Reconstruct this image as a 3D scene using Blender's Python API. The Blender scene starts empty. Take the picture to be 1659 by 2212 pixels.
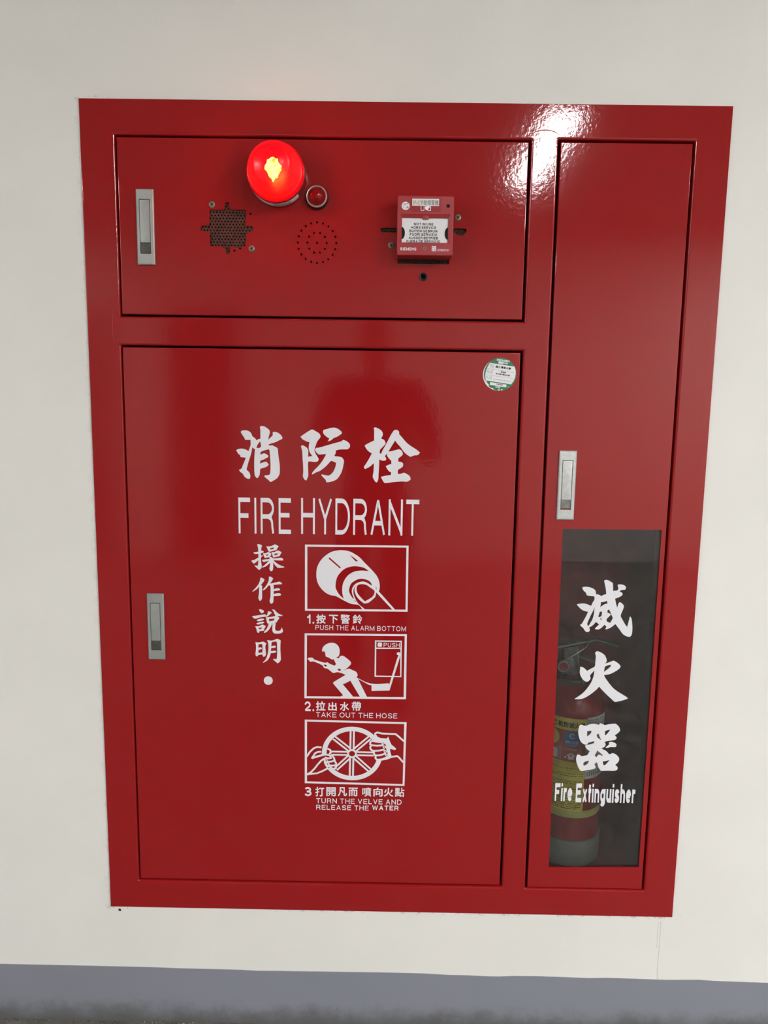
import bpy, bmesh, math, random
from mathutils import Vector, Matrix
random.seed(7)
SC = bpy.context.scene
COL = SC.collection
PI = math.pi

# ------------------------------------------------------------------ camera
cam_data = bpy.data.cameras.new('camera')
cam = bpy.data.objects.new('camera', cam_data)
COL.objects.link(cam)
SC.camera = cam
CAM = Vector((-0.01806, -1.45181, 1.34121))
PITCH, ROLL, YAW = -0.1397080, 0.0148027, -0.0063946
fw = Vector((math.sin(YAW)*math.cos(PITCH), math.cos(YAW)*math.cos(PITCH), math.sin(PITCH)))
r0 = Vector((math.cos(YAW), -math.sin(YAW), 0)); u0 = r0.cross(fw)
rt = r0*math.cos(ROLL) + u0*math.sin(ROLL); up = -r0*math.sin(ROLL) + u0*math.cos(ROLL)
M = Matrix((rt, up, -fw)).transposed().to_4x4(); M.translation = CAM
cam.matrix_world = M
cam_data.sensor_fit = 'VERTICAL'; cam_data.sensor_height = 36.0; cam_data.sensor_width = 27.0
cam_data.lens = 36.0*1600/2212
cam_data.clip_start = 0.01

# ------------------------------------------------------------------ world, view
w = bpy.data.worlds.new('world'); SC.world = w; w.use_nodes = True
w.node_tree.nodes['Background'].inputs[0].default_value = (0.9, 0.95, 1.0, 1)
w.node_tree.nodes['Background'].inputs[1].default_value = 0.05
SC.view_settings.view_transform = 'Standard'
SC.view_settings.look = 'None'
SC.view_settings.gamma = 1.0
SC.view_settings.use_curve_mapping = False
SC.view_settings.exposure = 1.39
LIGHTS = ((880, 24), (3150, 128), (-3650, 78))      # ceiling lights: x in mm, radiance of the diffuser; last two are added fill

# ------------------------------------------------------------------ materials
def mat(name, col, rough=0.5, metal=0.0, emit=None, es=0.0, spec=0.5, noise=None, bump=None, trans=0.0):
    m = bpy.data.materials.new(name); m.use_nodes = True
    nt = m.node_tree; b = nt.nodes['Principled BSDF']
    b.inputs['Base Color'].default_value = (*col, 1)
    b.inputs['Roughness'].default_value = rough
    b.inputs['Metallic'].default_value = metal
    b.inputs['Specular IOR Level'].default_value = spec
    b.inputs['Transmission Weight'].default_value = trans
    if emit:
        b.inputs['Emission Color'].default_value = (*emit, 1); b.inputs['Emission Strength'].default_value = es
    if noise or bump:
        tc = nt.nodes.new('ShaderNodeTexCoord')
    if noise:                       # (scale, amount) gentle value variation
        n = nt.nodes.new('ShaderNodeTexNoise'); n.inputs['Scale'].default_value = noise[0]; n.inputs['Detail'].default_value = 5
        r = nt.nodes.new('ShaderNodeMapRange'); r.inputs[1].default_value = .3; r.inputs[2].default_value = .7
        r.inputs[3].default_value = 1-noise[1]; r.inputs[4].default_value = 1+noise[1]
        mx = nt.nodes.new('ShaderNodeVectorMath'); mx.operation = 'SCALE'
        mx.inputs[0].default_value = col
        nt.links.new(tc.outputs['Object'], n.inputs['Vector']); nt.links.new(n.outputs['Fac'], r.inputs[0])
        nt.links.new(r.outputs[0], mx.inputs['Scale']); nt.links.new(mx.outputs[0], b.inputs['Base Color'])
    if bump:                        # (scale, distance in metres)
        n2 = nt.nodes.new('ShaderNodeTexNoise'); n2.inputs['Scale'].default_value = bump[0]; n2.inputs['Detail'].default_value = 2
        bp = nt.nodes.new('ShaderNodeBump'); bp.inputs['Strength'].default_value = 1; bp.inputs['Distance'].default_value = bump[1]
        nt.links.new(tc.outputs['Object'], n2.inputs['Vector']); nt.links.new(n2.outputs['Fac'], bp.inputs['Height'])
        nt.links.new(bp.outputs[0], b.inputs['Normal'])
    return m

RED = mat('red_enamel', (0.31, 0.0085, 0.0102), 0.07, bump=(150, 0.00010))
INNER = mat('red_enamel_inside', (0.20, 0.012, 0.016), 0.45, noise=(30, .2))
INK = mat('white_print', (0.80, 0.80, 0.845), 0.35)
BLACK = mat('black_ink', (0.010, 0.010, 0.012), 0.6, spec=.2)
ALU = mat('cast_aluminium', (0.42, 0.44, 0.425), 0.42, metal=0.55, noise=(60, .06), bump=(900, .00002))
ALUB = mat('bright_aluminium', (0.60, 0.63, 0.63), 0.40, metal=0.45, noise=(120, .12), bump=(900, .00002))
ALUD = mat('dark_worn_metal', (0.085, 0.09, 0.075), 0.5, metal=0.3, noise=(200, .25))
ALUM = mat('grey_worn_metal', (0.24, 0.25, 0.23), 0.5, metal=0.3, noise=(200, .25))
SHADOWGAP = mat('dark_recess', (0.01, 0.01, 0.01), 0.9)  # black standing in for the shade inside hollows
SCREW = mat('dull_steel', (0.23, 0.225, 0.18), 0.55, metal=0.6, noise=(400, .35))
RUST = mat('brown_perforated_sheet', (0.085, 0.036, 0.028), 0.7, noise=(90, .3), spec=.15)
RUSTY = mat('rusty_perforated_sheet', (0.045, 0.024, 0.015), 0.8, noise=(300, .6), spec=.15)
PLAST = mat('matt_red_plastic', (0.36, 0.026, 0.034), 0.42, bump=(1500, .00003))
PLASTD = mat('gloss_red_label', (0.30, 0.008, 0.016), 0.3)
PAPER = mat('white_card', (0.80, 0.80, 0.82), 0.5)
TAPE = mat('label_tape', (0.80, 0.78, 0.72), 0.4)
GREEN = mat('green_sticker', (0.035, 0.20, 0.085), 0.35)
WHITE = mat('white_sticker', (0.86, 0.87, 0.90), 0.35)
GREYINK = mat('grey_ink', (0.22, 0.22, 0.25), 0.5)
CHROME = mat('chrome_ring', (0.75, 0.73, 0.70), 0.38, metal=0.8)
BEZEL = mat('black_bezel', (0.018, 0.016, 0.015), 0.4, spec=.3)
FOIL = mat('holographic_foil', (0.75, 0.75, 0.80), 0.35, metal=0.4, noise=(500, .3))
YELLOW = mat('yellow_label', (0.86, 0.72, 0.12), 0.4, noise=(60, .08))
BAND = mat('olive_yellow_band', (0.60, 0.60, 0.18), 0.4)
LRED = mat('red_label_band', (0.50, 0.10, 0.08), 0.4)
BLUE = mat('blue_disc', (0.05, 0.18, 0.50), 0.4)
CYL = mat('red_cylinder_paint', (0.34, 0.012, 0.022), 0.25)
SKIRT = mat('grey_plastic_skirt', (0.27, 0.275, 0.26), 0.5, noise=(40, .12))
VALVE = mat('cast_valve_metal', (0.20, 0.20, 0.19), 0.4, metal=0.6, noise=(120, .3))
HANDLE = mat('pressed_steel_handle', (0.16, 0.16, 0.145), 0.35, metal=0.6, noise=(90, .3))
TEAL = mat('teal_collar', (0.04, 0.16, 0.13), 0.3)
LABELW = mat('silver_white_label', (0.85, 0.83, 0.85), 0.4)
FLOOR = mat('dark_concrete', (0.15, 0.145, 0.13), 0.5, noise=(9, .35), bump=(160, .003))
CEIL = mat('grey_ceiling', (0.34, 0.335, 0.325), 0.9)
WALL2 = mat('cream_paint_plain', (0.56, 0.545, 0.515), 0.7)
DOORG = mat('grey_brown_door', (0.16, 0.15, 0.14), 0.5)  # for an unseen door added to tone down the reflection
DOORD = mat('dark_brown_door', (0.035, 0.03, 0.028), 0.5)  # for an unseen door added as a dark band in the reflection
TRIMG = mat('grey_door_frame', (0.35, 0.35, 0.34), 0.5)
FIX = mat('white_light_housing', (0.8, 0.8, 0.8), 0.5)
TUBEM = [mat('lit_diffuser', (0.9, 0.9, 0.9), 0.5, emit=(1.0, 0.98, 0.97), es=e) for _, e in LIGHTS]
SKIN = mat('skin', (0.52, 0.30, 0.21), 0.5)
HAIR = mat('black_hair', (0.012, 0.010, 0.009), 0.5)
CLOTH = mat('dark_cloth', (0.018, 0.018, 0.022), 0.9, noise=(300, .2))
JEANS = mat('dark_trousers', (0.012, 0.014, 0.022), 0.9, noise=(300, .2))
PHONE = mat('black_phone', (0.01, 0.01, 0.012), 0.2)

def specks(m, colour):
    """a few tiny drips of wall paint on the enamel"""
    nt = m.node_tree; b = nt.nodes['Principled BSDF']; L = nt.links.new
    tc = nt.nodes.new('ShaderNodeTexCoord'); v = nt.nodes.new('ShaderNodeTexVoronoi'); v.inputs['Scale'].default_value = 8
    L(tc.outputs['Object'], v.inputs['Vector'])
    sp = nt.nodes.new('ShaderNodeSeparateColor'); L(v.outputs['Color'], sp.inputs[0])
    r = nt.nodes.new('ShaderNodeMath'); r.operation = 'MULTIPLY'; r.inputs[1].default_value = .011; L(sp.outputs[0], r.inputs[0])
    lt = nt.nodes.new('ShaderNodeMath'); lt.operation = 'LESS_THAN'; L(v.outputs['Distance'], lt.inputs[0]); L(r.outputs[0], lt.inputs[1])
    mx = nt.nodes.new('ShaderNodeMix'); mx.data_type = 'RGBA'; mx.inputs[6].default_value = b.inputs['Base Color'].default_value; mx.inputs[7].default_value = (*colour, 1)
    L(lt.outputs[0], mx.inputs[0]); L(mx.outputs[2], b.inputs['Base Color'])
specks(RED, (.62, .42, .40))

def wall_material():
    m = bpy.data.materials.new('cream_wall_paint'); m.use_nodes = True
    nt = m.node_tree; b = nt.nodes['Principled BSDF']; L = nt.links.new
    def math_(op, a, c=None, clamp=False):
        n = nt.nodes.new('ShaderNodeMath'); n.operation = op; n.use_clamp = clamp
        for i, v in enumerate((a, c)):
            if v is None: continue
            if isinstance(v, (int, float)): n.inputs[i].default_value = v
            else: L(v, n.inputs[i])
        return n.outputs[0]
    tc = nt.nodes.new('ShaderNodeTexCoord'); sp = nt.nodes.new('ShaderNodeSeparateXYZ'); L(tc.outputs['Object'], sp.inputs[0])
    x, z = sp.outputs[0], sp.outputs[2]
    def noise(scale, detail=4):
        n = nt.nodes.new('ShaderNodeTexNoise'); n.inputs['Scale'].default_value = scale; n.inputs['Detail'].default_value = detail
        L(tc.outputs['Object'], n.inputs['Vector']); return n.outputs['Fac']
    def near(v, c, wd):            # 1 at v = c, falling to 0 at distance wd
        return math_('SUBTRACT', 1.0, math_('DIVIDE', math_('ABSOLUTE', math_('SUBTRACT', v, c)), wd), True)
    def band(v, a, c):
        return math_('MULTIPLY', math_('GREATER_THAN', v, a), math_('LESS_THAN', v, c))
    n1, n2, n3 = noise(60), noise(300, 6), noise(4, 3)
    spots = math_('GREATER_THAN', math_('ADD', math_('MULTIPLY', n1, .6), math_('MULTIPLY', n2, .4)), .545)
    smear = math_('MULTIPLY', near(z, 0.2735, 0.007), band(x, -.25, .62))
    smear = math_('MULTIPLY', smear, spots)
    tl = math_('MULTIPLY', math_('MULTIPLY', near(z, 1.8975, 0.006), near(x, -.57, .04)), spots)
    bl = math_('MULTIPLY', math_('MULTIPLY', near(z, 0.2715, 0.009), near(x, -.585, .03)), spots)
    edge = math_('MULTIPLY', math_('MULTIPLY', near(x, -.604, .010), band(z, .3, 1.9)), math_('MULTIPLY', spots, .12))
    xw = math_('ADD', x, math_('MULTIPLY', math_('SUBTRACT', noise(25), .5), .006))
    crack = math_('MULTIPLY', math_('MULTIPLY', near(xw, .578, .0011), band(z, .05, .262)), .45)
    crack2 = math_('MULTIPLY', math_('MULTIPLY', near(xw, .5725, .0011), band(z, .20, .262)), .35)
    tot = math_('ADD', math_('ADD', math_('MULTIPLY', smear, .5), math_('MULTIPLY', tl, .9)), math_('ADD', bl, edge))
    tot = math_('ADD', tot, math_('ADD', crack, crack2), True)
    mix = nt.nodes.new('ShaderNodeMix'); mix.data_type = 'RGBA'
    mix.inputs[6].default_value = (0.79, 0.795, 0.76, 1); mix.inputs[7].default_value = (0.16, 0.15, 0.135, 1)
    L(tot, mix.inputs[0])
    var = nt.nodes.new('ShaderNodeMapRange'); var.inputs[1].default_value = .3; var.inputs[2].default_value = .7
    var.inputs[3].default_value = .975; var.inputs[4].default_value = 1.025; L(n3, var.inputs[0])
    sc = nt.nodes.new('ShaderNodeVectorMath'); sc.operation = 'SCALE'; L(mix.outputs[2], sc.inputs[0]); L(var.outputs[0], sc.inputs['Scale'])
    L(sc.outputs[0], b.inputs['Base Color'])
    b.inputs['Roughness'].default_value = .62; b.inputs['Specular IOR Level'].default_value = .3
    bp = nt.nodes.new('ShaderNodeBump'); bp.inputs['Distance'].default_value = .0006; bp.inputs['Strength'].default_value = .5
    L(noise(14, 6), bp.inputs['Height']); L(bp.outputs[0], b.inputs['Normal'])
    return m
WALL = wall_material()

def base_material():
    m = mat('grey_base_paint', (0.21, 0.225, 0.255), 0.45)
    nt = m.node_tree; b = nt.nodes['Principled BSDF']; L = nt.links.new
    tc = nt.nodes.new('ShaderNodeTexCoord'); sp = nt.nodes.new('ShaderNodeSeparateXYZ'); L(tc.outputs['Object'], sp.inputs[0])
    n = nt.nodes.new('ShaderNodeTexNoise'); n.inputs['Scale'].default_value = 16; n.inputs['Detail'].default_value = 8; n.inputs['Roughness'].default_value = .7
    L(tc.outputs['Object'], n.inputs['Vector'])
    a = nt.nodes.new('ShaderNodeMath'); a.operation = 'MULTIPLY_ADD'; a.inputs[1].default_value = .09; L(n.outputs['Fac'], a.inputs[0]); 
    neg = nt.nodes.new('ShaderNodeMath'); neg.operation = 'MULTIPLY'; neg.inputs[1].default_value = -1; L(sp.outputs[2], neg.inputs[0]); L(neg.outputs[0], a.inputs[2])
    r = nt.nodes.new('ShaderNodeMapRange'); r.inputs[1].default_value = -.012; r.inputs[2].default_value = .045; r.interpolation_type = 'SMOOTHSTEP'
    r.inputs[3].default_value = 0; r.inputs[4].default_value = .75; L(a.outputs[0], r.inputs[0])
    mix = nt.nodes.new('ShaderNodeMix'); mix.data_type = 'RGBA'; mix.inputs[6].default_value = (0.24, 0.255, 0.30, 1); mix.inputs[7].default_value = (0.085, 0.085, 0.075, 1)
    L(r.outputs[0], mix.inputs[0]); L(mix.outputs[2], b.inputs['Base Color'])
    bp = nt.nodes.new('ShaderNodeBump'); bp.inputs['Distance'].default_value = .0015; bp.inputs['Strength'].default_value = .5
    L(n.outputs['Fac'], bp.inputs['Height']); L(bp.outputs[0], b.inputs['Normal'])
    return m
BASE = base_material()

def glass_material():
    m = bpy.data.materials.new('window_glass'); m.use_nodes = True
    nt = m.node_tree; nt.nodes.remove(nt.nodes['Principled BSDF']); L = nt.links.new
    out = nt.nodes['Material Output']
    tr = nt.nodes.new('ShaderNodeBsdfTransparent'); tr.inputs[0].default_value = (.90, .92, .91, 1)
    gl = nt.nodes.new('ShaderNodeBsdfGlossy'); gl.inputs['Roughness'].default_value = .02
    df = nt.nodes.new('ShaderNodeBsdfDiffuse'); df.inputs[0].default_value = (.6, .6, .58, 1)
    fr = nt.nodes.new('ShaderNodeFresnel'); fr.inputs[0].default_value = 1.5
    mx = nt.nodes.new('ShaderNodeMixShader'); L(fr.outputs[0], mx.inputs[0]); L(tr.outputs[0], mx.inputs[1]); L(gl.outputs[0], mx.inputs[2])
    tc = nt.nodes.new('ShaderNodeTexCoord'); n = nt.nodes.new('ShaderNodeTexNoise'); n.inputs['Scale'].default_value = 45; n.inputs['Detail'].default_value = 8
    n.inputs['Roughness'].default_value = .75
    L(tc.outputs['Object'], n.inputs['Vector'])
    r = nt.nodes.new('ShaderNodeMapRange'); r.inputs[1].default_value = .45; r.inputs[2].default_value = .75; r.inputs[3].default_value = .006; r.inputs[4].default_value = .05
    L(n.outputs['Fac'], r.inputs[0])
    m2 = nt.nodes.new('ShaderNodeMixShader'); L(r.outputs[0], m2.inputs[0]); L(mx.outputs[0], m2.inputs[1]); L(df.outputs[0], m2.inputs[2])
    L(m2.outputs[0], out.inputs[0])
    return m
GLASS = glass_material()

def lens_material(name, tint, glow, gs, alpha, rough=.12):
    m = bpy.data.materials.new(name); m.use_nodes = True
    nt = m.node_tree; b = nt.nodes['Principled BSDF']; L = nt.links.new; out = nt.nodes['Material Output']
    b.inputs['Base Color'].default_value = (*glow, 1); b.inputs['Roughness'].default_value = rough
    b.inputs['Emission Color'].default_value = (*glow, 1); b.inputs['Emission Strength'].default_value = gs
    tr = nt.nodes.new('ShaderNodeBsdfTransparent'); tr.inputs[0].default_value = (*tint, 1)
    mx = nt.nodes.new('ShaderNodeMixShader'); mx.inputs[0].default_value = alpha
    L(tr.outputs[0], mx.inputs[1]); L(b.outputs[0], mx.inputs[2]); L(mx.outputs[0], out.inputs[0])
    return m
DOME = lens_material('lit_red_dome', (1.0, .10, .03), (0.40, .002, .020), .05, .62, .25)
PILOT = lens_material('red_pilot_lens', (.8, .02, .03), (.25, .004, .008), 0.0, .55)
BULB = mat('lit_bulb', (1, .9, .6), .5, emit=(1.0, .80, .30), es=20)
def uneven(m, scale, lo, hi):
    nt = m.node_tree; tc = nt.nodes.new('ShaderNodeTexCoord'); n = nt.nodes.new('ShaderNodeTexNoise'); n.inputs['Scale'].default_value = scale
    r = nt.nodes.new('ShaderNodeMapRange'); r.inputs[1].default_value = .35; r.inputs[2].default_value = .65; r.inputs[3].default_value = lo; r.inputs[4].default_value = hi
    nt.links.new(tc.outputs['Object'], n.inputs['Vector']); nt.links.new(n.outputs['Fac'], r.inputs[0])
    nt.links.new(r.outputs[0], nt.nodes['Principled BSDF'].inputs['Emission Strength'])
uneven(BULB, 110, 6, 75)
BASERED = mat('dark_red_plastic', (0.30, 0.006, 0.012), 0.3)

# ------------------------------------------------------------------ mesh helpers (plan coordinates in mm: x right, z up from the floor)
def link(name, me, m, parent=None):
    o = bpy.data.objects.new(name, me); COL.objects.link(o)
    if m is not None:
        for k in (m if isinstance(m, (list, tuple)) else [m]): me.materials.append(k)
    if parent is not None:
        o.parent = parent
        o.matrix_parent_inverse = Matrix.Translation(-parent.location) if parent.type == 'EMPTY' else Matrix()
    return o
def empty(name, loc=(0, 0, 0)):
    o = bpy.data.objects.new(name, None); COL.objects.link(o); o.location = loc; o.empty_display_size = .05
    return o
def put(name, bm, m, parent=None, smooth=None, recalc=True):
    if recalc: bmesh.ops.recalc_face_normals(bm, faces=bm.faces[:])
    me = bpy.data.meshes.new(name); bm.to_mesh(me); bm.free()
    if smooth is not None:
        for p in me.polygons: p.use_smooth = True
        me.set_sharp_from_angle(angle=math.radians(smooth))
    return link(name, me, m, parent)
def tag(o, label=None, cat=None, group=None, kind=None):
    if label: o['label'] = label
    if cat: o['category'] = cat
    if group: o['group'] = group
    if kind: o['kind'] = kind
    return o

def fill_loops(loops, thick=0.0):
    """planar fill of nested loops (lists of (x,z) in mm) -> temporary mesh in curve space, thickness in mm"""
    cu = bpy.data.curves.new('tmp', 'CURVE'); cu.dimensions = '2D'; cu.fill_mode = 'BOTH' if thick else 'FRONT'
    cu.extrude = thick/2
    for lp in loops:
        s = cu.splines.new('POLY'); s.points.add(len(lp)-1); s.use_cyclic_u = True
        for p, (x, z) in zip(s.points, lp): p.co = (x, z, 0, 1)
    return curve_mesh(cu)
def curve_mesh(cu):
    o = bpy.data.objects.new('tmp', cu); COL.objects.link(o)
    dg = bpy.context.evaluated_depsgraph_get()
    me = bpy.data.meshes.new_from_object(o.evaluated_get(dg))
    bpy.data.objects.remove(o); bpy.data.curves.remove(cu)
    return me
def add_mesh(bm, me, fn, mi=0):
    n0 = len(bm.verts); f0 = len(bm.faces)
    bm.from_mesh(me); bpy.data.meshes.remove(me)
    bm.verts.ensure_lookup_table(); bm.faces.ensure_lookup_table()
    for v in bm.verts[n0:]: v.co = Vector(fn(*v.co))
    for f in bm.faces[f0:]: f.material_index = mi
def flat(y):                     # curve plane -> vertical plane whose front face is at y (mm)
    return lambda a, b, c: (a/1000, (y - c)/1000, b/1000)
def area(lp): return sum(lp[i][0]*lp[(i+1) % len(lp)][1]-lp[(i+1) % len(lp)][0]*lp[i][1] for i in range(len(lp)))/2
def inside(p, lp):
    c = False
    for i in range(len(lp)):
        (x1, y1), (x2, y2) = lp[i], lp[i-1]
        if (y1 > p[1]) != (y2 > p[1]) and p[0] < (x2-x1)*(p[1]-y1)/(y2-y1)+x1: c = not c
    return c
def groups(loops):
    """split loops into (outer + its holes) sets"""
    dep = []
    for i, a in enumerate(loops):
        dep.append([j for j, b in enumerate(loops) if j != i and abs(area(b)) > abs(area(a)) and sum(inside(p, b) for p in a) > .95*len(a)])
    out = []
    for i, a in enumerate(loops):
        if len(dep[i]) % 2 == 0:
            out.append([a]+[loops[k] for k in range(len(loops)) if i in dep[k] and len(dep[k]) == len(dep[i])+1])
    return out
def soften(lp, n=3, sharp=58):
    """Catmull-Rom through traced points, keeping real corners"""
    N = len(lp); res = []; P = [Vector(p) for p in lp]; corner = []
    for i in range(N):
        a, b = P[i]-P[i-1], P[(i+1) % N]-P[i]
        corner.append(a.length < 1e-6 or b.length < 1e-6 or abs(math.degrees(a.angle_signed(b))) > sharp)
    for i in range(N):
        p0, p1, p2, p3 = P[i-1], P[i], P[(i+1) % N], P[(i+2) % N]
        d = (p2-p1)
        t1 = d*.6 if corner[i] else (p2-p0)*.5
        t2 = d*.6 if corner[(i+1) % N] else (p3-p1)*.5
        for v in (t1, t2):
            if v.length > 1.2*d.length and v.length > 0: v *= 1.2*d.length/v.length
        for k in range(n):
            t = k/n; h = t*t*(3-2*t)
            q = p1*(1-h)+p2*h + t1*(t*(1-t)**2) + t2*(-t*t*(1-t))
            res.append((q.x, q.y))
    return res
def ink_shape(bm, loops, y, smooth=True):
    for k, g in enumerate(groups(loops)):
        add_mesh(bm, fill_loops([soften(l) if smooth and len(l) > 4 else l for l in g]), flat(y-.015*k))
def unpack(flatlists): return [[(l[i]/10, l[i+1]/10) for i in range(0, len(l), 2)] for l in flatlists]

def text_mesh(body):
    cu = bpy.data.curves.new('tmp', 'FONT'); cu.body = body; cu.size = 1; cu.fill_mode = 'FRONT'; cu.resolution_u = 3
    return curve_mesh(cu)
def text(bm, body, rect, fn, bold=0.0, spacing=1.0, mi=0):
    """letters fitted to rect = (x0, z0, x1, z1) in mm; bold in parts of the type size"""
    latin = all(c in LET or c in LOW or c == ' ' for c in body)
    e = bold if not latin else 0
    steps = [(0, 0)] if e <= 0 else [(0, 0), (-e, 0), (e, 0), (0, -e), (0, e), (-.7*e, -.7*e), (.7*e, .7*e), (-.7*e, .7*e), (.7*e, -.7*e)]
    for k, (dx, dy) in enumerate(steps):
        me = letters_mesh(body, .125+bold*2.2, spacing) if latin else text_mesh(body)
        xs = [v.co.x for v in me.vertices]; ys = [v.co.y for v in me.vertices]
        x0, x1, y0, y1 = min(xs)-e, max(xs)+e, min(ys)-e, max(ys)+e
        X0, Z0, X1, Z1 = rect
        def m(a, b, c):
            u = (a+dx-x0)/(x1-x0); v = (b+dy-y0)/max(1e-6, y1-y0)
            return fn(X0+(X1-X0)*u, Z0+(Z1-Z0)*v, c+k*.012)
        add_mesh(bm, me, m, mi)

def rrect(x0, z0, x1, z1, r, n=4):
    r = max(r, .01); pts = []
    for cx, cz, a in ((x1-r, z1-r, 0), (x0+r, z1-r, 90), (x0+r, z0+r, 180), (x1-r, z0+r, 270)):
        for k in range(n+1):
            t = math.radians(a+90*k/n); pts.append((cx+r*math.cos(t), cz+r*math.sin(t)))
    return pts
def circle(cx, cz, r, n=16): return [(cx+r*math.cos(2*PI*k/n), cz+r*math.sin(2*PI*k/n)) for k in range(n)]
def strip(bm, loops, mi=0):
    """bridge consecutive closed loops of 3D points (mm)"""
    vs = [[bm.verts.new((x/1000, y/1000, z/1000)) for x, y, z in lp] for lp in loops]
    for a, b in zip(vs, vs[1:]):
        for i in range(len(a)):
            j = (i+1) % len(a)
            bm.faces.new((a[i], a[j], b[j], b[i])).material_index = mi
    return vs
def edge_roll(bm, rect, R, y0, r, depth, sgn, n=4):
    """rolled edge: from the flat face (inset by r) round to the side wall. sgn=-1 edge of a panel, +1 edge of an opening"""
    x0, z0, x1, z1 = rect; loops = []
    prof = [(r*(1-math.sin(t*PI/2/n)), r*(1-math.cos(t*PI/2/n))) for t in range(n+1)]+[(0, depth)]
    for off, d in prof:
        o = off*sgn
        loops.append([(x, y0+d, z) for x, z in rrect(x0-o, z0-o, x1+o, z1+o, R+o if R+o > .3 else .3)])
    strip(bm, loops)
def offrect(rect, o): return (rect[0]-o, rect[1]-o, rect[2]+o, rect[3]+o)
def box(bm, x0, x1, y0, y1, z0, z1, bev=0.0, mi=0):
    bb = bmesh.new()
    bmesh.ops.create_cube(bb, size=1)
    for v in bb.verts: v.co = Vector(((x0+x1)/2+v.co.x*(x1-x0), (y0+y1)/2+v.co.y*(y1-y0), (z0+z1)/2+v.co.z*(z1-z0)))/1000
    if bev: bmesh.ops.bevel(bb, geom=bb.edges[:], offset=bev/1000, segments=3, profile=.6, affect='EDGES')
    for f in bb.faces: f.material_index = mi
    me = bpy.data.meshes.new('t'); bb.to_mesh(me); bb.free(); bm.from_mesh(me); bpy.data.meshes.remove(me)
def lathe(bm, prof, c, axis='y', n=48, mi=0, a0=0, a1=360):
    """prof = (radius, height) in mm; 'y' turns about an axis pointing at the viewer, 'z' about a vertical one"""
    full = abs(a1-a0) >= 360; rings = []
    for r, h in prof:
        ring = []
        for k in range(n if full else n+1):
            t = math.radians(a0+(a1-a0)*k/n)
            p = (c[0]+r*math.cos(t), c[1]-h, c[2]+r*math.sin(t)) if axis == 'y' else (c[0]+r*math.sin(t), c[1]-r*math.cos(t), c[2]+h)
            ring.append(bm.verts.new(Vector(p)/1000))
        rings.append(ring)
    for a, b in zip(rings, rings[1:]):
        for i in range(len(a) if full else len(a)-1):
            j = (i+1) % len(a)
            try: bm.faces.new((a[i], a[j], b[j], b[i])).material_index = mi
            except ValueError: pass
    bmesh.ops.remove_doubles(bm, verts=bm.verts[:], dist=1e-7)
def tube(bm, pts, r, n=10, mi=0, flatten=None):
    """round bar through 3D points (mm); r a number or one per point"""
    P = [Vector(p) for p in pts]; rings = []; last = None
    for i, p in enumerate(P):
        t = (P[min(i+1, len(P)-1)]-P[max(i-1, 0)]).normalized()
        ref = last if last is not None else (Vector((0, 1, 0)) if abs(t.y) < .9 else Vector((1, 0, 0)))
        a = (ref-t*ref.dot(t)).normalized(); b = t.cross(a); last = a
        rr = r[i] if isinstance(r, (list, tuple)) else r
        ka, kb = flatten or (1, 1)
        rings.append([bm.verts.new((p+(a*math.cos(2*PI*k/n)*ka+b*math.sin(2*PI*k/n)*kb)*rr)/1000) for k in range(n)])
    for x, y in zip(rings, rings[1:]):
        for i in range(n):
            j = (i+1) % n; bm.faces.new((x[i], x[j], y[j], y[i])).material_index = mi
    bm.faces.new(rings[0][::-1]).material_index = mi; bm.faces.new(rings[-1]).material_index = mi
def stroke(bm, pts, wd, y):
    """flat printed line of width wd along pts (mm), mitred at the bends"""
    P = [Vector(pts[0])]
    for p in pts[1:]:
        if (Vector(p)-P[-1]).length > wd*.04: P.append(Vector(p))
    L, R = [], []
    for i, p in enumerate(P):
        a = (p-P[i-1]).normalized() if i else (P[1]-p).normalized()
        b = (P[i+1]-p).normalized() if i < len(P)-1 else a
        na, nb = Vector((-a.y, a.x)), Vector((-b.y, b.x)); m = na+nb
        if m.length < .3: m = na
        m = m.normalized(); k = wd/2/max(.55, m.dot(na)); L.append(p+m*k); R.append(p-m*k)
    lv = [bm.verts.new((q.x/1000, y/1000, q.y/1000)) for q in L]; rv = [bm.verts.new((q.x/1000, y/1000, q.y/1000)) for q in R]
    for i in range(len(P)-1): bm.faces.new((rv[i], rv[i+1], lv[i+1], lv[i]))

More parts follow.
